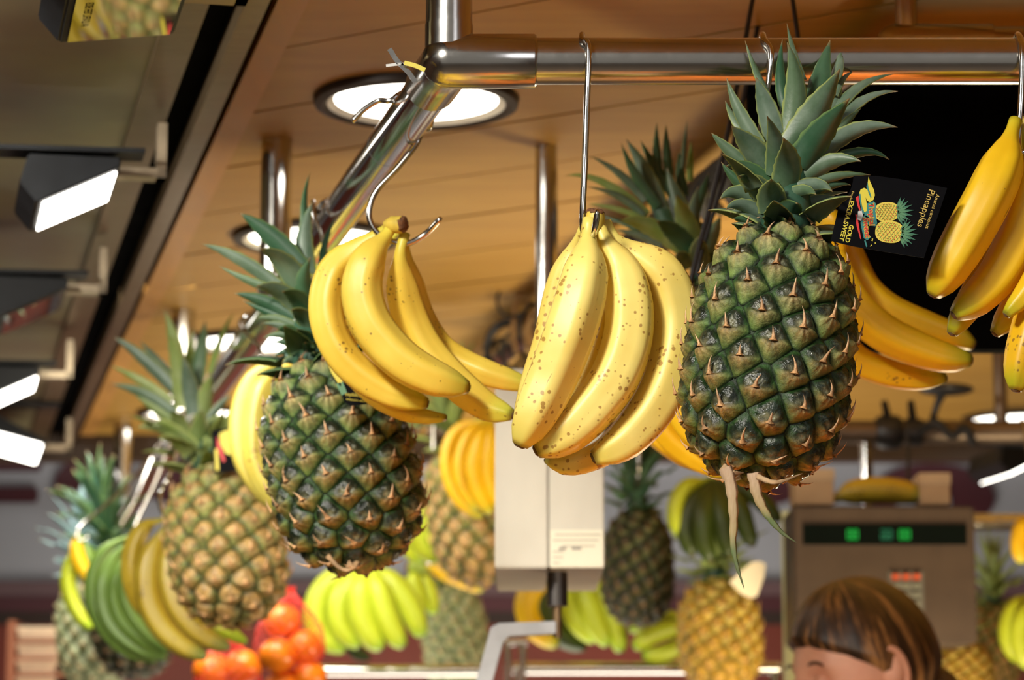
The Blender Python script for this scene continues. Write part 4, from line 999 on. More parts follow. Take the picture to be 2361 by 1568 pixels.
def print_pine(cx, cy, rx, ry, ang):
    ca, sa = math.cos(ang), math.sin(ang)
    R_ = lambda x, y: (cx + x * ca - y * sa, cy + x * sa + y * ca)
    flat('printed_pineapple', [[R_(rx * math.copysign(abs(math.cos(a)) ** .8, math.cos(a)), ry * math.copysign(abs(math.sin(a)) ** .8, math.sin(a))) for a in np.linspace(0, 2 * math.pi, 30, endpoint=False)]], INK['pine'], .0003 if cy < 800 else .0005)
    L_ = []; T_ = []
    for k in range(-6, 7):
        for sg in (1, -1):
            pts = []
            for q in np.linspace(-1.4, 1.4, 30):
                x = k * rx * .3 + sg * q * rx * .5; y = q * ry * .95
                if (x / rx) ** 2 + (y / ry) ** 2 < .92: pts.append((x, y))
            if len(pts) > 2: a, b = pts[0], pts[-1]; L_.append([R_(a[0] - 2, a[1]), R_(a[0] + 2, a[1]), R_(b[0] + 2, b[1]), R_(b[0] - 2, b[1])])
    for i in range(-5, 6):
        for j in range(-5, 6):
            x = i * rx * .26 + (j % 2) * rx * .13; y = j * ry * .2
            if (x / rx) ** 2 + (y / ry) ** 2 < .78: T_.append([R_(x + 12, y), R_(x - 9, y - 10), R_(x - 5, y), R_(x - 9, y + 10)])
    flat('printed_lattice', L_, INK['line'], .0008); flat('printed_eyes', T_, INK['red'], .0010)
    lv = []; lv2 = []
    for k, a in enumerate(np.linspace(-1.15, 1.15, 9)):
        for ln, dst in ((1.0, lv), (.68, lv2)):
            l = ln * (300 - 90 * abs(a)); aa = a + (.12 if ln < 1 else 0); dx, dy = math.cos(aa), math.sin(aa)
            b = (rx * .85, a * ry * .35); w2 = 22
            dst.append([R_(b[0] - dy * w2, b[1] + dx * w2), R_(b[0] + dx * l * .6 - dy * w2 * .8, b[1] + dy * l * .6 + dx * w2 * .8), R_(b[0] + dx * l, b[1] + dy * l), R_(b[0] + dx * l * .6 + dy * w2 * .8, b[1] + dy * l * .6 - dx * w2 * .8), R_(b[0] + dy * w2, b[1] - dx * w2)])
    flat('printed_leaves', lv, INK['leaf2'], .0006); flat('printed_leaves', lv2, INK['leaf'], .0009)
print_pine(1080, 735, 215, 165, -.06); print_pine(1125, 1080, 245, 190, .10)
flat('clear_sticker', [[(585, 725), (650, 715), (670, 800), (640, 890), (575, 870)]], CLR, .0012)

def small_tag(label, Y, card, shapes, words):
    c = empty('pineapple_tag', P(card[0][0], card[0][1], Y), label, 'tag', None)
    g = lambda x, y, o=0.0: P(x, y, Y - o)
    MB().prism([g(*p) for p in card], (0, .0006, 0)).build('card', CARD, c)
    for m_, pls in shapes: flat('print', pls, INK[m_], .0006, c, g)
    for (bd, x, y, sz, u) in words:
        u = Vector(u).normalized(); text(bd, x, y, sz, INK['yellow'], .0006, uv=(u, Vector((u.y, -u.x))), parent=c, f=g)
    return c
small_tag('narrow black tag slanting down the front of the dark tilted pineapple', 2.86, [(714, 752), (722, 752), (746, 800), (790, 880), (850, 915), (862, 930), (808, 936), (795, 928)],
          [('yellow', [[(745, 815), (752, 815), (790, 880), (785, 892), (765, 862)]]), ('leaf', [[(775, 885), (790, 880), (800, 905), (788, 912)]])],
          [('Pineapples', 846, 912, 12, (-1, -.12)), ('Ananas comosus', 852, 925, 8, (-1, -.12))])
small_tag('small black and yellow tag on the neck of the golden pineapple', 3.93, [(488, 992), (560, 983), (560, 1085), (492, 1092)],
          [('yellow', [[(505, 1000), (525, 990), (535, 1020), (550, 1030), (545, 1055), (520, 1045), (508, 1025)], [(495, 1035), (502, 1035), (505, 1085), (497, 1085)]]), ('red', [[(500, 1005), (506, 1020), (520, 1062), (514, 1066), (500, 1030)]])], [])

# ================================================================== MIDDLE GROUND FRUIT
bunch('pale yellow bananas half hidden between the golden and the dark pineapple', 3.6, [
    ([(672, 838, .0), (620, 846, .02), (575, 890, .03), (553, 970, .03), (562, 1060, .03), (610, 1140, .03), (655, 1180, .03)], 26),
    ([(680, 842, .0), (645, 856, .0), (610, 900, .0), (592, 980, .0), (598, 1070, .0), (632, 1140, .0), (670, 1185, .0)], 34),
    ([(690, 850, -.01), (690, 880, -.01), (680, 960, -.01), (680, 1040, .0)], 26)], 'pale', cap=(672, 838, 14, 1, .3))
z3 = crop(0, 1000, 2.76)
bunch('fan of dull green bananas at the lower left, behind the spotted olive ones', 4.5, [
    ([(860, 640, .04), (690, 720, .03), (605, 860, .03), (588, 1040, .03), (655, 1220, .03), (800, 1370, .03), (1000, 1450, .03)], 48),
    ([(860, 660, .02), (730, 780, .01), (660, 930, .0), (655, 1080, .0), (720, 1235, .0), (870, 1360, .0), (1060, 1430, .0)], 50),
    ([(860, 690, .0), (760, 880, -.03), (725, 1020, -.03), (770, 1180, -.03), (890, 1300, -.03), (1070, 1400, -.03)], 48),
    ([(860, 720, -.02), (800, 900, -.06), (800, 1040, -.06), (860, 1180, -.06), (960, 1290, -.06), (1075, 1375, -.06)], 50)], 'half', cap=(850, 660, 28, .6, 1), tr=z3, cs=2.76)
bunch('spotted olive-yellow bananas under and left of the golden pineapple', 4.2, [
    ([(1060, 540, .03), (930, 590, .02), (850, 720, .02), (835, 900, .02), (880, 1060, .03), (960, 1180, .04)], 62, 'olive'),
    ([(1080, 560, .0), (1000, 680, .0), (940, 860, .0), (950, 1060, .0), (1030, 1230, .0), (1160, 1350, .0), (1310, 1420, .0)], 78, 'olive'),
    ([(1100, 580, -.02), (1080, 760, -.03), (1075, 920, -.03), (1120, 1080, -.03), (1210, 1210, -.03), (1330, 1310, -.03), (1460, 1360, -.03)], 70, 'olive'),
    ([(1120, 600, .0), (1200, 900, .05), (1300, 1160, .05), (1440, 1250, .05), (1570, 1330, .05)], 56, 'green')], 'olive', cap=(1075, 545, 26, .3, 1), tr=z3, cs=2.76)
bunch('short far left bunch, one yellow and one green banana under the cool-lit crown', 4.9, [
    ([(490, 640, .0), (480, 700, .0), (500, 800, .0), (540, 880, .0), (590, 940, .0)], 46, 'gold'),
    ([(520, 660, .03), (440, 900, .02), (455, 1050, .02), (520, 1180, .02), (585, 1245, .02)], 50, 'green'),
    ([(530, 660, .03), (560, 800, .04), (610, 950, .04), (640, 1100, .04)], 50, 'half')], 'green', cap=(500, 650, 22, 0, 1), tr=z3, cs=2.76)
PRs = [PR1, PR2]
def bgpine(label, top, bot, Y, r, rind, lf, k=0, spin=0.0, group='pineapples hanging farther back', ncrown=34, **kw):
    return pineapple(label, P_xf(top, bot, Y, r, kw.get('dt', 0), kw.get('db', 0), spin), PRs[k], rind, lf, None, group, skip_back=True, ncrown=ncrown)
bgpine('pineapple with a cool-lit bluish crown at the far left edge of the fruit', (205, 1330), (232, 1590), 5.4, 84, 'pale', 'cool_lit', 0, .6, dt=-.0)
bgpine('dark pineapple hanging behind the lower left banana fan', (262, 1275), (330, 1560), 5.2, 90, 'darkest', 'deep', 1, 1.2)
bgpine('slanting pineapple with yellow bananas in front of it, left of the hanging metal box', (1050, 1030), (1125, 1345), 4.9, 98, 'gold', 'light', 1, 2.2)
bgpine('pale speckled pineapple low behind the rail, below the metal box', (1035, 1345), (1065, 1600), 5.6, 72, 'pale', 'light', 0, .3, ncrown=16)
bgpine('dark reddish pineapple hanging just right of the metal box', (1470, 1175), (1470, 1440), 5.0, 80, 'darkest', 'deep', 0, 2.9)
bgpine('amber pineapple beside the cream card, left of the woman', (1652, 1335), (1668, 1590), 4.9, 92, 'amber', 'light', 1, .9, ncrown=20)
bgpine('yellow-green pineapple with an upright leafy crown at the lower right', (2288, 1395), (2290, 1600), 5.2, 62, 'gold', 'light', 0, 1.4)
bgpine('amber pineapple behind the back of the woman\'s hair', (2205, 1478), (2225, 1640), 5.0, 74, 'amber', 'light', 1, .2, ncrown=12)
z8 = crop(600, 950, 2.537)
bunch('bright green banana bunch standing on the rail left of centre', 5.2, [
    ([(620, 900, .03), (520, 1100, .05), (500, 1250, .05), (560, 1400, .05), (640, 1440, .05)], 56, 'dark'),
    ([(640, 900, .03), (440, 980, .02), (350, 1080, .02), (325, 1200, .02), (370, 1320, .02), (500, 1395, .02)], 74),
    ([(640, 900, .0), (520, 1020, .0), (460, 1140, .0), (480, 1270, .0), (580, 1375, .0)], 70),
    ([(645, 900, -.02), (600, 1030, -.03), (590, 1170, -.03), (640, 1300, -.03), (710, 1390, -.03)], 74),
    ([(650, 900, -.02), (690, 1040, -.03), (735, 1190, -.03), (790, 1310, -.03), (840, 1375, -.03)], 74),
    ([(650, 900, .0), (780, 1010, .0), (870, 1130, .0), (920, 1240, .0), (945, 1320, .0)], 74)], 'green', cap=(640, 895, 34, 0, 1), tr=z8, cs=2.537, small=True)
bunch('yellow bananas with dark spots hanging left of the metal box', 4.75, [
    ([(1330, 40, .0), (1180, 90, .02), (1105, 200, .02), (1100, 360, .02), (1170, 520, .02), (1300, 620, .02)], 46),
    ([(1340, 40, .0), (1230, 130, .0), (1175, 280, .0), (1190, 440, .0), (1270, 580, .0)], 46),
    ([(1350, 40, .0), (1290, 170, -.02), (1255, 320, -.02), (1280, 470, -.02), (1350, 600, -.02)], 50),
    ([(1360, 40, .0), (1350, 170, -.02), (1335, 320, -.02), (1360, 460, -.02), (1420, 580, -.02)], 50)], 'gold', cap=(1345, 30, 26, 0, 1), tr=z8, cs=2.537, small=True)
bunch('plump dark green bananas hanging between the tilted pineapple and the slanting one', 4.95, [
    ([(1010, 420, .0), (960, 540, .0), (925, 660, .0), (960, 790, .0), (1060, 870, .0)], 66),
    ([(1040, 430, .03), (880, 560, .03), (850, 700, .03), (880, 810, .03), (960, 880, .03)], 56),
    ([(1030, 430, -.03), (1020, 600, -.03), (1020, 720, -.03), (1080, 830, -.03)], 60)], 'green', cap=(1015, 410, 26, 0, 1), tr=z8, cs=2.537, small=True)
bunch('small pale green bunch with a round cut stem facing the viewer', 5.3, [
    ([(900, 900, .0), (900, 1000, .0), (925, 1090, .0), (950, 1180, .0)], 48),
    ([(920, 900, .02), (970, 1000, .02), (1000, 1090, .02), (1010, 1190, .02)], 44),
    ([(960, 900, .0), (1080, 940, .0), (1200, 990, .0), (1310, 1040, .0)], 50, 'gold')], 'green', cap=(885, 905, 48, -.9, .1), tr=z8, cs=2.537, small=True)
z5 = crop(1380, 1040, 2.97)
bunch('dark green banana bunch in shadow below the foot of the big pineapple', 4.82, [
    ([(760, 190, .0), (620, 240, .0), (545, 340, .0), (530, 470, .0), (570, 600, .0)], 60, 'green'),  # lit finger, its brightness given by the lighter peel
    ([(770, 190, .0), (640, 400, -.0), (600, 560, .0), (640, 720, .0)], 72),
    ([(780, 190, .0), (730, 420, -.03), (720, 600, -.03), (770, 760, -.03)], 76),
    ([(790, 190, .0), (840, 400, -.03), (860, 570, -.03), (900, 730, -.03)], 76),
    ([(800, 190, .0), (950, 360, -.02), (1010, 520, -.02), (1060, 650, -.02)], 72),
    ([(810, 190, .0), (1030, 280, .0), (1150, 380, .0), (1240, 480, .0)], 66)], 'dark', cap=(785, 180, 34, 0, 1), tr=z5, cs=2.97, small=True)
bunch('yellow-green bananas glowing behind the shaft of the metal box', 5.2, [
    ([(1300, 1300, .02), (1235, 1350, .0), (1215, 1400, .0), (1235, 1450, .0), (1285, 1490, .0)], 27, 'gold'),
    ([(1300, 1300, .03), (1270, 1400, .05), (1290, 1460, .05), (1350, 1495, .05)], 27, 'dark'),
    ([(1310, 1300, .0), (1310, 1370, .0), (1330, 1430, .0), (1372, 1480, .0)], 27),
    ([(1315, 1300, .0), (1350, 1370, -.02), (1370, 1430, -.02), (1400, 1490, -.02)], 27),
    ([(1320, 1300, .0), (1385, 1370, .0), (1415, 1440, .0), (1430, 1505, .0)], 26)], 'green', cap=(1308, 1295, 14, 0, 1), small=True)
bunch('small yellow-green bunch lying on the rail left of the amber pineapple', 5.15, [
    ([(1590, 1440, .0), (1550, 1448, .0), (1500, 1465, .0), (1460, 1495, .0)], 22),
    ([(1592, 1445, .0), (1570, 1485, -.0), (1530, 1507, -.0), (1480, 1512, -.0)], 21),
    ([(1592, 1440, .0), (1545, 1425, .02), (1490, 1432, .02), (1450, 1455, .02)], 19)], 'green', cap=(1594, 1442, 9, 1, 0), small=True)
bunch('green bananas cut off by the lower right edge', 4.9, [
    ([(2385, 1370, .0), (2345, 1395, .0), (2325, 1440, .0), (2330, 1490, .0), (2360, 1530, .0)], 23),
    ([(2390, 1375, .0), (2365, 1410, -.02), (2350, 1455, -.02), (2358, 1510, -.02), (2380, 1545, -.02)], 23)], 'green', cap=(2390, 1365, 13, 0, 1), small=True)
bunch('yellow-green bananas at the right edge above the chrome rail end', 4.8, [
    ([(2385, 1190, .0), (2358, 1215, .0), (2350, 1255, .0), (2358, 1300, .0)], 20),
    ([(2390, 1190, .02), (2378, 1215, .0), (2375, 1255, .0), (2385, 1300, .0)], 20)], 'gold', cap=(2388, 1185, 12, 0, 1), small=True)

# ------------------------------------------------------------------ mandarins in nets
t_ = NT('mandarin_peel'); v_ = t_.coords(); n_ = t_.noise(v_, 120, 3)
t_.set(Base_Color=t_.ramp(t_.noise(v_, 9), [(.3, (.80, .14, .006)), (.7, (.86, .23, .01))]), Roughness=.32); t_.bump(n_, .3, .001); MAND = t_.m
NETM = M('red_net', (.75, .03, .02), .4)
def net(cx, cy, Y, r, neck, fruits, label):
    k = S(Y, cy); c = P(cx, cy, Y)
    for (fx, fy, fr_, dy, lb) in fruits:
        p = P(fx, fy, Y + dy); mb = MB(); rr = fr_ * k
        mb.sphere((0, 0, 0), rr, 24, 16, (1, 1, .9)); o = link('mandarin', mesh('mandarin', mb.v, mb.f), None, MAND); o.location = p
        tag(o, lb, 'mandarin', 'orange mandarins in red nets')
        mb = MB(); mb.tube([(0, 0, rr * .86), (0, 0, rr * .93)], [rr * .12, rr * .06], 8); link('stem_end', mesh('stem_end', mb.v, mb.f), o, M('stem_green', (.1, .2, .04), .7))
    # net sleeve: open diamond mesh of real strands
    prof = [(-1.25, .25), (-.9, .8), (-.3, 1.1), (.4, 1.0), (.9, .62), (1.3, .22), (neck, .10), (neck + .25, .16)]
    rows = 18; seg = 18; hs, rs_ = zip(*prof); G = []
    for i in range(rows):
        z = hs[0] + (hs[-1] - hs[0]) * i / (rows - 1); q = float(np.interp(z, hs, rs_)) * r * k
        G.append([c + Vector((q * math.cos((j + .5 * (i % 2)) * 2 * math.pi / seg), q * math.sin((j + .5 * (i % 2)) * 2 * math.pi / seg) * .8, z * r * k)) for j in range(seg)])
    mb = MB()
    for i in range(rows - 1):
        for j in range(seg):
            j2 = (j + (1 if i % 2 else -1)) % seg
            for a, b in ((G[i][j], G[i + 1][j]), (G[i][j], G[i + 1][j2])):
                mb.tube([a, b], .0009, 3, False)
    o0 = G[0][0].copy(); me = mesh('net_bag', [v - o0 for v in mb.v], mb.f); o = link('net_bag', me, None, NETM); o.location = o0; tag(o, label, 'net bag')
net(668, 1475, 4.7, 76, 1.35, [(648, 1432, 46, 0, 'topmost mandarin in the larger red net'), (700, 1492, 44, -.0, 'mandarin bulging right in the larger red net'), (640, 1512, 45, -.02, 'mandarin low left in the larger red net'), (712, 1560, 42, 0, 'mandarin at the lower right of the larger red net'), (655, 1580, 42, 0, 'mandarin at the bottom of the larger red net')],
    'larger red net bag of mandarins below the golden and the dark pineapple')
net(525, 1570, 4.8, 74, 1.0, [(488, 1545, 45, 0, 'left mandarin of the low red net'), (560, 1538, 45, 0, 'right mandarin of the low red net'), (520, 1610, 44, .02, 'lower mandarin of the low red net')],
    'smaller red net bag of mandarins cut off by the lower edge')

# ------------------------------------------------------------------ hanging metal box (scale)
Yb = 3.55; k = S(Yb, 1100)
ALU = NT('stained_aluminium'); v_ = ALU.coords((1, 1, .5)); n_ = ALU.noise(v_, 9, 3)
ALU.set(Base_Color=ALU.mix(ALU.ramp(ALU.noise(ALU.coords(), 22, 3), [(.68, (0,) * 3), (.75, (.6,) * 3)]), ALU.ramp(n_, [(.3, (.56, .53, .45)), (.7, (.70, .66, .56))]), (.36, .24, .12)), Metallic=.35, Roughness=.42); ALU = ALU.m
bxr = empty('hanging_scale', P(1268, 1310, Yb), 'pale metal box hanging from the ceiling with a white label, shaft and bent bracket', 'scale')
p0 = P(1141, 1310, Yb); p1 = P(1394, 1310, Yb); zt_ = P(1268, 850, Yb).z; dep = .36
xm = P(1265, 1310, Yb).x
MB().box((p0.x, Yb, p0.z), (xm - .0006, Yb + dep, zt_)).build('left_housing', ALU, bxr, bevel=.002)
MB().box((xm + .0006, Yb, p0.z), (p1.x, Yb + dep, zt_)).build('right_housing', ALU, bxr, bevel=.002)
LBL = M('white_label', (.80, .76, .60), .5, var=.03)
a = P(1269, 1308, Yb - .001); b = P(1391, 1222, Yb - .001); MB().box((a.x, Yb - .0012, a.z), (b.x, Yb - .0001, b.z)).build('label_plate', LBL, bxr)
GREY = M('grey_ink', (.30, .28, .24), .6)
mb = MB()
for i, (xa_, xb_) in enumerate([(1280, 1385), (1275, 1380), (1295, 1372), (1275, 1300), (1275, 1298), (1275, 1290)]):
    yy = 1232 + i * 13; q0 = P(xa_, yy, Yb); q1 = P(xb_, yy + 2, Yb); mb.box((q0.x, Yb - .0016, q1.z), (q1.x, Yb - .0011, q0.z))
for xa_, xb_ in ((1288, 1305), (1318, 1340)): q0 = P(xa_, 1262, Yb); q1 = P(xb_, 1268, Yb); mb.box((q0.x, Yb - .0018, q1.z), (q1.x, Yb - .0011, q0.z))
mb.build('print', GREY, bxr)
sx_ = P(1284, 1330, Yb + .08); zb0 = p0.z
MB().tube([(sx_.x, Yb + .06, zb0), (sx_.x, Yb + .06, P(1284, 1398, Yb + .06).z)], .0135, 24).build('collar', M('dark_steel', (.10, .09, .085), .35, .9), bxr, True)
MB().tube([(sx_.x, Yb + .06, P(1284, 1395, Yb + .06).z), (sx_.x, Yb + .06, P(1284, 1470, Yb + .06).z)], .0058, 20).build('shaft', M('bronze_shaft', (.28, .18, .10), .3, .9), bxr, True)
gb = lambda x, y: P(x, y, Yb + .045)
MB().prism([gb(1282, 1432), gb(1150, 1437), gb(1132, 1446), gb(1092, 1590), gb(1130, 1590), gb(1160, 1480), gb(1172, 1466), gb(1282, 1460)], (0, .03, 0)).build('bent_bracket', M('blue_grey_steel', (.42, .43, .46), .35, .6), bxr, bevel=.001)
MB().tube([(xm, Yb + .15, zt_), (xm, Yb + .15, CEIL)], .015, 20).build('hanging_rod', STEEL, bxr, True)

# ------------------------------------------------------------------ cables and black spot on the high pipe
CAB = M('black_cable', (.012, .010, .008), .5); CABB = M('tan_cable', (.30, .17, .06), .5)
dx = diag(4.95)
cb = empty('cable_bundle', dx, 'tangle of dark and tan cables wound round the high pipe', 'cables')
rng = random.Random(5)
for i in range(9):
    pts = []; r_ = rng.uniform(.024, .05); y0_ = 4.62 + rng.uniform(0, .5)
    cxo, czo = rng.uniform(-.012, .012), rng.uniform(-.02, .004)
    for j in range(13):
        a = j / 12 * 2 * math.pi * rng.uniform(.98, 1.02); c = diag(y0_ + j * .006)
        pts.append(c + Vector((cxo + r_ * math.cos(a), 0, min(.045, czo + r_ * 1.1 * math.sin(a)))))
    mb = MB(); mb.tube(catmull(pts, 40), .0045, 8); mb.build('cable', [CAB, CABB, CAB][i % 3], cb, True)
Yc = 4.75
mb = MB(); mb.tube(catmull([P(1200, 650, Yc), P(1165, 655, Yc), P(1146, 690, Yc), P(1158, 722, Yc), P(1190, 728, Yc + .02), P(1230, 700, Yc)], 40), .0028, 10); mb.build('cable', CAB, cb, True)
for pts in ([(1195, 770), (1185, 720), (1205, 670), (1245, 640), (1290, 630)], [(1215, 800), (1205, 740), (1225, 680), (1270, 660)], [(1190, 815), (1182, 760), (1196, 700), (1232, 655)], [(1240, 800), (1220, 760), (1236, 710), (1285, 690)]):
    mb = MB(); mb.tube(catmull([P(x, y, Yc + .03) for x, y in pts], 30), .0042, 8); mb.build('cable', rng.choice([CAB, CABB]), cb, True)
sl = empty('power_adapter', P(1225, 618, Yc), 'black box plugged in above the cable loop on the high pipe', 'power adapter')
a = P(1190, 643, Yc); b = P(1266, 592, Yc); MB().box((a.x, Yc, a.z), (b.x, Yc + .05, b.z)).build('box', BLACK, sl, bevel=.003)
a = P(1178, 636, Yc); b = P(1195, 600, Yc); MB().box((a.x, Yc + .01, a.z), (b.x, Yc + .04, b.z)).build('plug', BLACK, sl, bevel=.003)
MB().tube([P(1250, 600, Yc + .025), Vector((P(1250, 600, Yc).x, Yc + .025, CEIL))], .004, 10).build('hanger', BLACK, sl, True)
# dark cable wad on the high pipe near the front right
cb2 = empty('cable_bundle', diag(3.5), 'dark bundle of cable on the high pipe beside the black board', 'cables')
for i in range(7):
    off = i * .9; pts = [diag(3.22 + j * .07) + Vector((.027 * math.cos(j * 1.1 + off), 0, -.006 + .027 * math.sin(j * 1.1 + off))) for j in range(15)]
    mb = MB(); mb.tube(catmull(pts, 70), .0065, 8); mb.build('cable', CAB, cb2, True)

# clamps and dark fittings on the far pipe
def clamp(x0, x1, y0, y1, lb):
    c = P((x0 + x1) / 2, 1000, 4.9); r = empty('pipe_clamp', (c.x, 4.9, ZP), lb, 'clamp')
    w_ = (x1 - x0) * S(4.9); MB().tube([(c.x - w_ / 2, 4.9, ZP), (c.x - w_ * .3, 4.9, ZP), (c.x + w_ * .3, 4.9, ZP), (c.x + w_ / 2, 4.9, ZP)], [.024, (y1 - y0) * .5 * S(4.9), (y1 - y0) * .5 * S(4.9), .024], 16).build('clamp_body', BLACK, r, True)
    MB().tube([(c.x, 4.9, ZP + .02), (c.x - w_ * .2, 4.88, ZP + .052)], [.008, .006], 10).build('screw', BLACK, r, True)
clamp(2018, 2080, 965, 1045, 'thick dark clamp, the left one of the pair on the far pipe')
clamp(2086, 2125, 975, 1040, 'narrow dark clamp right of the thick one on the far pipe')
fn = empty('pivoting_spotlight', P(2180, 905, 4.8), 'dark flat lamp head on a bent stem above the far pipe', 'lamp')
mb = MB(); c = P(2182, 898, 4.8); mb.sphere(c, .048, 20, 12, (1, .8, .22)); mb.build('lamp_head', BLACK, fn, True)
MB().tube([P(2172, 905, 4.8), P(2160, 935, 4.82), P(2148, 975, 4.88)], [.009, .006, .006], 10).build('stem', BLACK, fn, True)
mb = MB(); mb.tube(catmull([P(2120, 995, 4.87), P(2160, 975, 4.85), P(2195, 1005, 4.85), P(2225, 985, 4.85), P(2245, 1025, 4.86)], 30), .008, 8)
mb.build('stem', BLACK, fn, True)

# ------------------------------------------------------------------ weighing scale on the right
Ys = 4.62; ks = S(Ys)
def g_(x, y, d=0.0): return P(x, y, Ys + d)
SCB = M('bronze_painted_steel', (.062, .040, .026), .5, .2, .1)
ws = empty('weighing_scale', g_(2040, 1480), 'brown weighing scale head with a dark display strip behind the woman', 'scale')
a = g_(1836, 1700); b = g_(2246, 1166); MB().box((a.x, Ys, g_(2040, 1482).z), (b.x, Ys + .16, b.z)).build('casing', SCB, ws, bevel=.004)
DISP = M('dark_display', (.002, .004, .003), .8); DISP.node_tree.nodes['Principled BSDF'].inputs['Specular IOR Level'].default_value = 0.05
a = g_(1852, 1256); b = g_(2228, 1209); MB().box((a.x, Ys - .003, a.z), (b.x, Ys + .001, b.z)).build('display', DISP, ws)
LED = M('green_led', (.0, .3, .05), .4, emit=(.02, .6, .06), estr=.2); LED2 = M('dim_led', (.0, .1, .05), .4, emit=(.10, .40, .22), estr=.12)
def digit(x, y, h, segs, m):
    mb = MB(); w_ = h * .5; t = h * .12
    R_ = dict(a=(0, 0, w_, t), d=(0, h - t, w_, h), g=(0, h / 2 - t / 2, w_, h / 2 + t / 2), f=(0, 0, t, h / 2), b=(w_ - t, 0, w_, h / 2), e=(0, h / 2, t, h), c=(w_ - t, h / 2, w_, h))
    for s_ in segs:
        x0, y0, x1, y1 = R_[s_]; q0 = g_(x + x0, y + y1); q1 = g_(x + x1, y + y0); mb.box((q0.x, Ys - .0045, q0.z), (q1.x, Ys - .0031, q1.z))
    mb.build('digit', m, ws)
for x in (1952, 1966, 2072, 2086): digit(x, 1221, 24, 'abcdef', LED)
for x in (2030, 2044): digit(x, 1221, 24, 'abcdeg', LED2)
a = g_(2050, 1410); b = g_(2128, 1318); MB().box((a.x, Ys - .002, a.z), (b.x, Ys + .001, b.z)).build('keypad', M('keypad_grey', (.10, .095, .08), .5), ws)
for i in range(3):
    for j in range(4):
        q0 = g_(2056 + i * 24, 1337 + j * 21); q1 = g_(2073 + i * 24, 1324 + j * 21)
        MB().box((q0.x, Ys - .005, q0.z), (q1.x, Ys - .0021, q1.z)).build('key', M('red_key', (.40, .06, .02), .5) if j == 0 else M('grey_key', (.14, .14, .11), .5), ws)
q = g_(2040, 1482); MB().tube([(q.x, Ys + .08, q.z), (q.x, Ys + .08, .95)], .02, 16).build('column', STEEL, ws, True)
bunch('single row of bananas lying on top of the weighing scale', 4.7, [
    ([(1915, 1150, .0), (1960, 1132, .0), (2020, 1126, .0), (2080, 1130, .0), (2130, 1142, .0)], 25),
    ([(1920, 1155, .03), (1960, 1145, .03), (2030, 1140, .03), (2090, 1145, .03), (2120, 1155, .03)], 22)], 'olive', small=True)
cardm = M('beige_cardboard', (.48, .35, .22), .7, var=.08)
def carton(x0, x1, y0, y1, Y, dep, lb, zfloor=None):
    a = P(x0, y1, Y); b = P(x1, y0, Y); r = empty('carton', (a.x, Y, a.z), lb, 'box')
    z0 = a.z if zfloor is None else zfloor
    MB().box((a.x, Y, z0), (b.x, Y + dep, b.z)).build('box_body', cardm, r, bevel=.002)
    MB().box((a.x - .0015, Y - .0015, b.z - .018), (b.x + .0015, Y + dep + .0015, b.z + .001)).build('lid', M('pale_lid', (.56, .43, .28), .7), r, bevel=.001)
carton(2122, 2190, 1092, 1164, 4.68, .07, 'small beige box on the right end of the weighing scale')
carton(1832, 1922, 1082, 1164, 4.68, .08, 'beige box on the left end of the weighing scale')
BAGM = M('pale_yellow_plastic', (.50, .50, .28), .3, var=.3, scale=9, stretch=(1, 1, .2))
a = P(1818, 1180, 5.1); MB().tube([(a.x, 5.1, a.z), (a.x, 5.1, .0)], 17 * S(5.1), 18).build('plastic_column', BAGM, None, True)
tag(bpy.data.objects['plastic_column'], 'pale yellow plastic-wrapped column left of the weighing scale', 'column')
# cream card
cc = empty('price_card', P(1722, 1338, 4.7), 'blank cream price card clipped in front of the amber pineapple', 'price card')
MB().prism([P(x, y, 4.7) for x, y in [(1682, 1342), (1700, 1326), (1734, 1296), (1752, 1294), (1766, 1302), (1762, 1330), (1746, 1374), (1732, 1380), (1710, 1370)]], (0, .002, 0)).build('card', PAPER, cc)
MB().tube([P(1722, 1340, 4.705), P(1690, 1400, 4.85)], .0015, 8).build('clip_wire', STEEL, cc, True)

# ------------------------------------------------------------------ rails and shelf
def rail(x0, x1, y, Y, rpx, lb, posts=()):
    a = P(x0, y, Y); b = P(x1, y, Y); r = empty('display_rail', a, lb, 'rail'); rr = rpx * S(Y)
    MB().tube([a, Vector((b.x, b.y, a.z))], rr, 20).build('bar', CHROME, r, True)
    for x in posts:
        p = P(x, y, Y); MB().tube([(p.x, Y, a.z), (p.x, Y, 0)], rr * .8, 14).build('post', CHROME, r, True)
rail(690, 1128, 1546, 5.25, 13, 'low chrome rail under the bright green bananas', (700, 1115))
rail(1182, 1800, 1541, 5.15, 14, 'low chrome rail right of the bent bracket', (1195, 1785))
rail(2200, 2700, 1204, 5.0, 20, 'thick chrome rail at the right edge beside the weighing scale', (2690,))
rail(1165, 1215, 1480, 5.0, 9, 'short upright chrome frame behind the bent bracket', (1170, 1205))
rail(600, 1000, 1192, 6.3, 9, 'thin far rail crossing behind the dark tilted pineapple', (990,))
sh = empty('shelving', P(90, 1600, 6.6), 'brown shelf unit at the bottom left corner', 'shelf')
BRW = M('red_brown_wood', (.30, .10, .045), .5)
q0 = P(18, 1440, 6.6); q1 = P(170, 1440, 6.6)
for x in (q0.x, q1.x): MB().box((x, 6.6, 0), (x + .018, 6.9, q0.z + .01)).build('upright', BRW, sh)
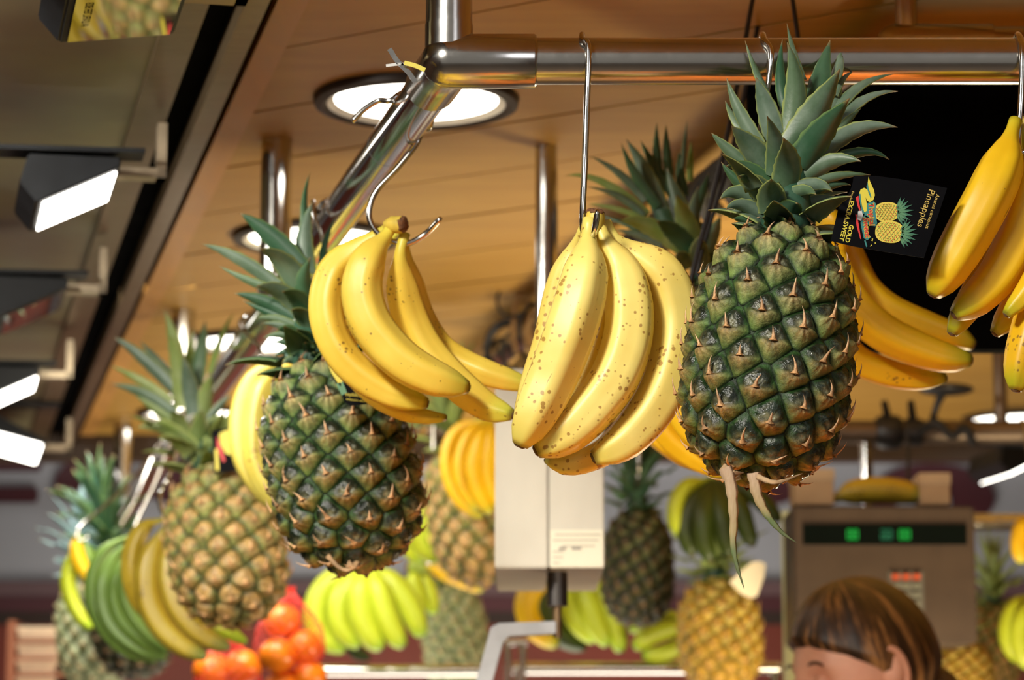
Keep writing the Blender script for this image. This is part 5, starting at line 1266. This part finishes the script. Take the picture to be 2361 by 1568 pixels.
for i, y in enumerate((1474, 1514, 1552, 1592)):
    z = P(90, y, 6.6).z; MB().box((q0.x + .018, 6.6, z - .008), (q1.x, 6.9, z)).build('shelf_board', BRW, sh)
    a = P(38, y, 6.62); b = P([150, 148, 132, 126][i], y - 28, 6.62)
    r = empty('tray', (a.x, 6.62, a.z), 'pale tray on the %s shelf at the bottom left' % ['top', 'second', 'third', 'lowest'][i], 'tray', 'pale trays on the corner shelf')
    MB().prism([(a.x + .006, 6.62, a.z), (b.x - .006, 6.62, a.z), (b.x, 6.62, b.z), (a.x, 6.62, b.z)], (0, .2, 0)).build('tray_body', M('peach_tray', (.80, .60, .40), .45), r, bevel=.002)
    MB().box((a.x - .003, 6.617, b.z - .004), (b.x + .003, 6.823, b.z + .001)).build('rim', M('cream_rim', (.85, .70, .5), .4), r)
# counter and fruit heap below the frame: what the pipes and lamp glass mirror
cn = empty('fruit_counter', (0, 3.0, 0), 'wooden fruit counter below the hanging fruit', 'counter')
MB().box((-1.0, 1.9, .85), (2.2, 3.3, .95)).build('counter_top', M('counter_wood', (.30, .17, .08), .5), cn)
MB().box((-.95, 1.95, 0), (2.15, 3.25, .85)).build('counter_body', M('counter_panel', (.20, .10, .05), .6), cn)
hp = MB(); rg = random.Random(3); groups = {}
for i in range(600):
    c = i % 3; x = -.9 + c * 1.02 + rg.uniform(.04, .92); y = rg.uniform(1.98, 3.2)
    g = groups.setdefault(c, MB()); g.sphere((x, y, .99 + rg.random() * .09), .038, 8, 6)
for c, g in groups.items():
    o = g.build('heap_of_fruit', [M('heap_yellow', (.85, .58, .03), .4), M('heap_orange', (.85, .24, .02), .4), M('heap_gold', (.80, .50, .05), .4)][c], None, True)
    tag(o, ['heap of yellow fruit on the counter', 'heap of orange fruit on the counter', 'heap of golden fruit on the counter'][c], 'fruit', None, 'stuff')

# ------------------------------------------------------------------ the woman
SKIN = NT('warm_skin'); SKIN.set(Base_Color=SKIN.ramp(SKIN.noise(SKIN.coords(), 25), [(.3, (.60, .27, .17)), (.7, (.70, .36, .24))]), Roughness=.45, Subsurface_Weight=.05); SKIN = SKIN.m
HAIR = NT('brown_hair'); va = HAIR.attr(); sp2 = HAIR.new('ShaderNodeSeparateColor'); HAIR.link(va.outputs['Color'], sp2.inputs[0]); cmb = HAIR.new('ShaderNodeCombineXYZ')
HAIR.link(HAIR.math('MULTIPLY', sp2.outputs[0], 40), cmb.inputs[0]); HAIR.link(HAIR.math('MULTIPLY', sp2.outputs[1], 1.6), cmb.inputs[1]); n_ = HAIR.noise(cmb.outputs[0], 1.0, 6, .7)
HAIR.set(Base_Color=HAIR.ramp(n_, [(.40, (.016, .008, .004)), (.52, (.06, .026, .010)), (.64, (.36, .17, .055))]), Roughness=.38); HAIR.bump(n_, .5, .003); HAIR = HAIR.m  # light brown streaks through dark hair
Yh = 3.95; HC = P(1985, 1545, Yh)
per = empty('person', (HC.x + .02, Yh + .02, .15), 'woman with streaked brown hair looking down to the left, her ear showing', 'person')
yaw = math.radians(180 + 22); pitch_h = math.radians(16)
HM = Matrix.Translation(HC) @ Matrix.Rotation(yaw, 4, 'Z') @ Matrix.Rotation(pitch_h, 4, 'Y')   # local +X = face direction
def head_pt(th, ph):      # th from top, ph around; +x face
    x = math.sin(th) * math.cos(ph); y = math.sin(th) * math.sin(ph); z = math.cos(th)
    X = x * (.096 if x > 0 else .100); Yy = y * .076; Z = z * (.115 if z > 0 else .125)
    if z < -.1: Yy *= 1 - .35 * (-z - .1); X *= (1 - .18 * (-z - .1)) if x > 0 else (1 - .55 * (-z - .1))
    if x > 0:
        fy = Yy
        nose = math.exp(-(fy / .013) ** 2) * math.exp(-((Z + .028) / .02) ** 2) * .024 + math.exp(-(fy / .009) ** 2) * math.exp(-((Z + .005) / .03) ** 2) * .011
        eye = -math.exp(-((abs(fy) - .032) / .014) ** 2) * math.exp(-((Z - .005) / .012) ** 2) * .010
        brow = math.exp(-((abs(fy) - .03) / .022) ** 2) * math.exp(-((Z - .025) / .009) ** 2) * .004
        lips = math.exp(-(fy / .022) ** 2) * (math.exp(-((Z + .066) / .006) ** 2) + math.exp(-((Z + .079) / .006) ** 2)) * .006
        chin = math.exp(-(fy / .022) ** 2) * math.exp(-((Z + .108) / .014) ** 2) * .010
        X += (nose + eye + brow + lips + chin) * min(1, x * 1.6)
    return Vector((X, Yy, Z))
def grid_mesh(f, nt, npn, name):
    vs = []; fs = []; cols = []
    for i in range(nt + 1):
        for j in range(npn):
            v, c = f(i / nt, j / npn); vs.append(v); cols.append(c)
    for i in range(nt):
        for j in range(npn):
            j2 = (j + 1) % npn; fs.append((i * npn + j, i * npn + j2, (i + 1) * npn + j2, (i + 1) * npn + j))
    return mesh(name, vs, fs, cols)
po = per.location
hd = grid_mesh(lambda u, v: (HM @ head_pt(.02 + u * 3.10, v * 2 * math.pi) - po, (u, v, 0, 1)), 56, 72, 'head')
head = link('head', hd, per, SKIN)
def hair_pt(u, v):
    ph = v * 2 * math.pi; front = max(0, math.cos(ph)); back = max(0, -math.cos(ph)); sd = abs(math.sin(ph))
    tmax = 1.08 * front ** .7 + (1 - front ** .7) * (1.72 + .9 * back ** .8)
    if front <= 0: tmax = 1.72 + .9 * back ** .8
    th = .01 + u * tmax; p = head_pt(th, ph)
    s = 1.10 + .025 * math.sin(ph * 9 + u * 2) * u
    if u > .93: s -= (u - .93) * 1.5
    p2 = Vector((p.x * s, p.y * (s + .02), p.z * (s + .02) if p.z > 0 else p.z * 1.12)); p2.x -= .012 * back
    return HM @ p2 - po, (v, u, 0, 1)
link('hair', grid_mesh(hair_pt, 36, 90, 'hair'), per, HAIR)
# hair gathered at the nape
mb = MB(); c = HM @ Vector((-.098, 0, -.075)); mb.sphere(c, .045, 20, 14, (1, .9, 1.2)); 
me = mesh('hair_bun', [v - po for v in mb.v], mb.f, [(i * .013 % 1, .5, 0, 1) for i in range(len(mb.v))]); link('hair_bun', me, per, HAIR)
for sg in (1, -1):
    pts = []
    for j in range(15):
        a = -2.2 + j / 14 * 4.2; pts.append(HM @ Vector((-.006 - .016 * math.cos(a), sg * (.080 + .006 * math.cos(a)), -.006 + .030 * math.sin(a))))
    mb = MB(); mb.tube(pts, [.0045] * 15, 8); 
    cc_ = HM @ Vector((-.006, sg * .078, -.006)); mb.sphere(cc_, .017, 14, 10, (1, .5, 1.5)); mb.build('ear', SKIN, per, True)
    ey = HM @ Vector((.078, sg * .031, .004)); mb = MB(); mb.sphere(ey, .0118, 16, 10); mb.build('eyelid', SKIN, per, True); lp = [HM @ Vector((.0895 - .0012 * abs(q), sg * .031 + .0095 * q, .000 + .002 * q * q)) for q in (-1, -.5, 0, .5, 1)]; mb = MB(); mb.tube(lp, .0011, 6); mb.build('eyelashes', HAIR, per, True)
    pts = [HM @ Vector((.090 - .008 * abs(q - .3), sg * (.016 + .036 * q), .026 + .006 * math.sin(q * 3))) for q in (0, .35, .7, 1)]
    mb = MB(); mb.tube(catmull(pts, 10), .0022, 6); mb.build('eyebrow', HAIR, per, True)
# body: one skinned surface, clothed
def skin_body(name, nodes, edges, mat, sub=2):
    me = bpy.data.meshes.new(name); me.from_pydata([Vector(n[:3]) - po for n in nodes], edges, [])
    o = bpy.data.objects.new(name, me); COL.objects.link(o); o.modifiers.new('s', 'SKIN'); o.modifiers.new('b', 'SUBSURF').levels = sub; o.modifiers['b'].render_levels = sub
    for sv, n in zip(me.skin_vertices[0].data, nodes): sv.radius = (n[3], n[4] if len(n) > 4 else n[3])
    me.skin_vertices[0].data[0].use_root = True
    me.materials.append(mat); dg = bpy.context.evaluated_depsgraph_get(); m2 = bpy.data.meshes.new_from_object(o.evaluated_get(dg))
    bpy.data.objects.remove(o); m2.name = name; m2.polygons.foreach_set('use_smooth', [True] * len(m2.polygons))
    if len(m2.materials) == 0: m2.materials.append(mat)
    return link(name, m2, per)
bx, by = HC.x + .03, HC.y + .02; f0 = .15
nk = HM @ Vector((-.03, 0, -.09))
J = [(bx, by, f0 + .86, .13, .10), (bx, by, f0 + 1.02, .115, .09), (bx, by, f0 + 1.20, .13, .10), (bx, by, f0 + 1.30, .10, .08), (nk.x, nk.y, nk.z - .03, .05, .05), (nk.x, nk.y, nk.z + .03, .048, .048)]
EJ = [(0, 1), (1, 2), (2, 3), (3, 4), (4, 5)]
skin_body('body', [(bx, by, f0 + .90, .10, .09), (bx, by, f0 + 1.2, .10, .08), (bx, by, f0 + 1.32, .07, .06), (nk.x, nk.y, nk.z - .02, .048, .048), (nk.x, nk.y, nk.z + .05, .045, .045)], [(0, 1), (1, 2), (2, 3), (3, 4)], SKIN)
SH = M('white_work_shirt', (.55, .52, .50), .7, var=.06); TR = M('dark_trousers', (.03, .03, .04), .8)
sn = J[:4]; se = [(0, 1), (1, 2), (2, 3)]
for sg in (1, -1):
    i0 = len(sn); sn += [(bx, by + sg * .15, f0 + 1.30, .055), (bx - .03, by + sg * .19, f0 + 1.08, .045), (bx - .13, by + sg * .16, f0 + .95, .036)]; se += [(3, i0), (i0, i0 + 1), (i0 + 1, i0 + 2)]
skin_body('shirt', sn, se, SH)
tn = [(bx, by, f0 + .84, .125, .10), (bx, by, f0 + .78, .12, .10)]; te = [(0, 1)]
for sg in (1, -1):
    i0 = len(tn); tn += [(bx, by + sg * .085, f0 + .70, .085), (bx, by + sg * .09, f0 + .42, .062), (bx, by + sg * .09, f0 + .08, .045)]; te += [(1, i0), (i0, i0 + 1), (i0 + 1, i0 + 2)]
    w0 = Vector((bx - .13, by + sg * .16, f0 + .95)); wh = w0 + Vector((-.09, -sg * .02, -.05))
    hn = [(w0.x, w0.y, w0.z, .026), (wh.x + .02, wh.y, wh.z, .024, .018), (wh.x - .03, wh.y, wh.z - .01, .030, .014)]; he = [(0, 1), (1, 2)]
    for q in range(4):
        b0_ = len(hn); yy = wh.y + (q - 1.5) * .018; ll = (.065, .078, .072, .058)[q]
        hn += [(wh.x - .045, yy, wh.z - .012, .009), (wh.x - .045 - ll * .55, yy, wh.z - .022, .0085), (wh.x - .045 - ll, yy, wh.z - .045, .007)]; he += [(2, b0_), (b0_, b0_ + 1), (b0_ + 1, b0_ + 2)]
    b0_ = len(hn); hn += [(wh.x + .0, wh.y - sg * .03, wh.z - .012, .011), (wh.x - .035, wh.y - sg * .05, wh.z - .03, .009)]; he += [(1, b0_), (b0_, b0_ + 1)]
    skin_body('hand', hn, he, SKIN, 1)
    MB().tube([(bx + .05, by + sg * .09, f0 + .03), (bx - .05, by + sg * .09, f0 + .04), (bx - .15, by + sg * .09, f0 + .03)], [.035, .045, .03], 14).build('shoe', BLACK, per, True)
skin_body('trousers', tn, te, TR)
pf = MB().box((-.2, 3.4 + .85, 0), (2.6, 4.55, .15)).build('floor_platform', M('platform_wood', (.2, .12, .07), .6)); pf.name = 'floor_platform'; tag(pf, kind='structure')
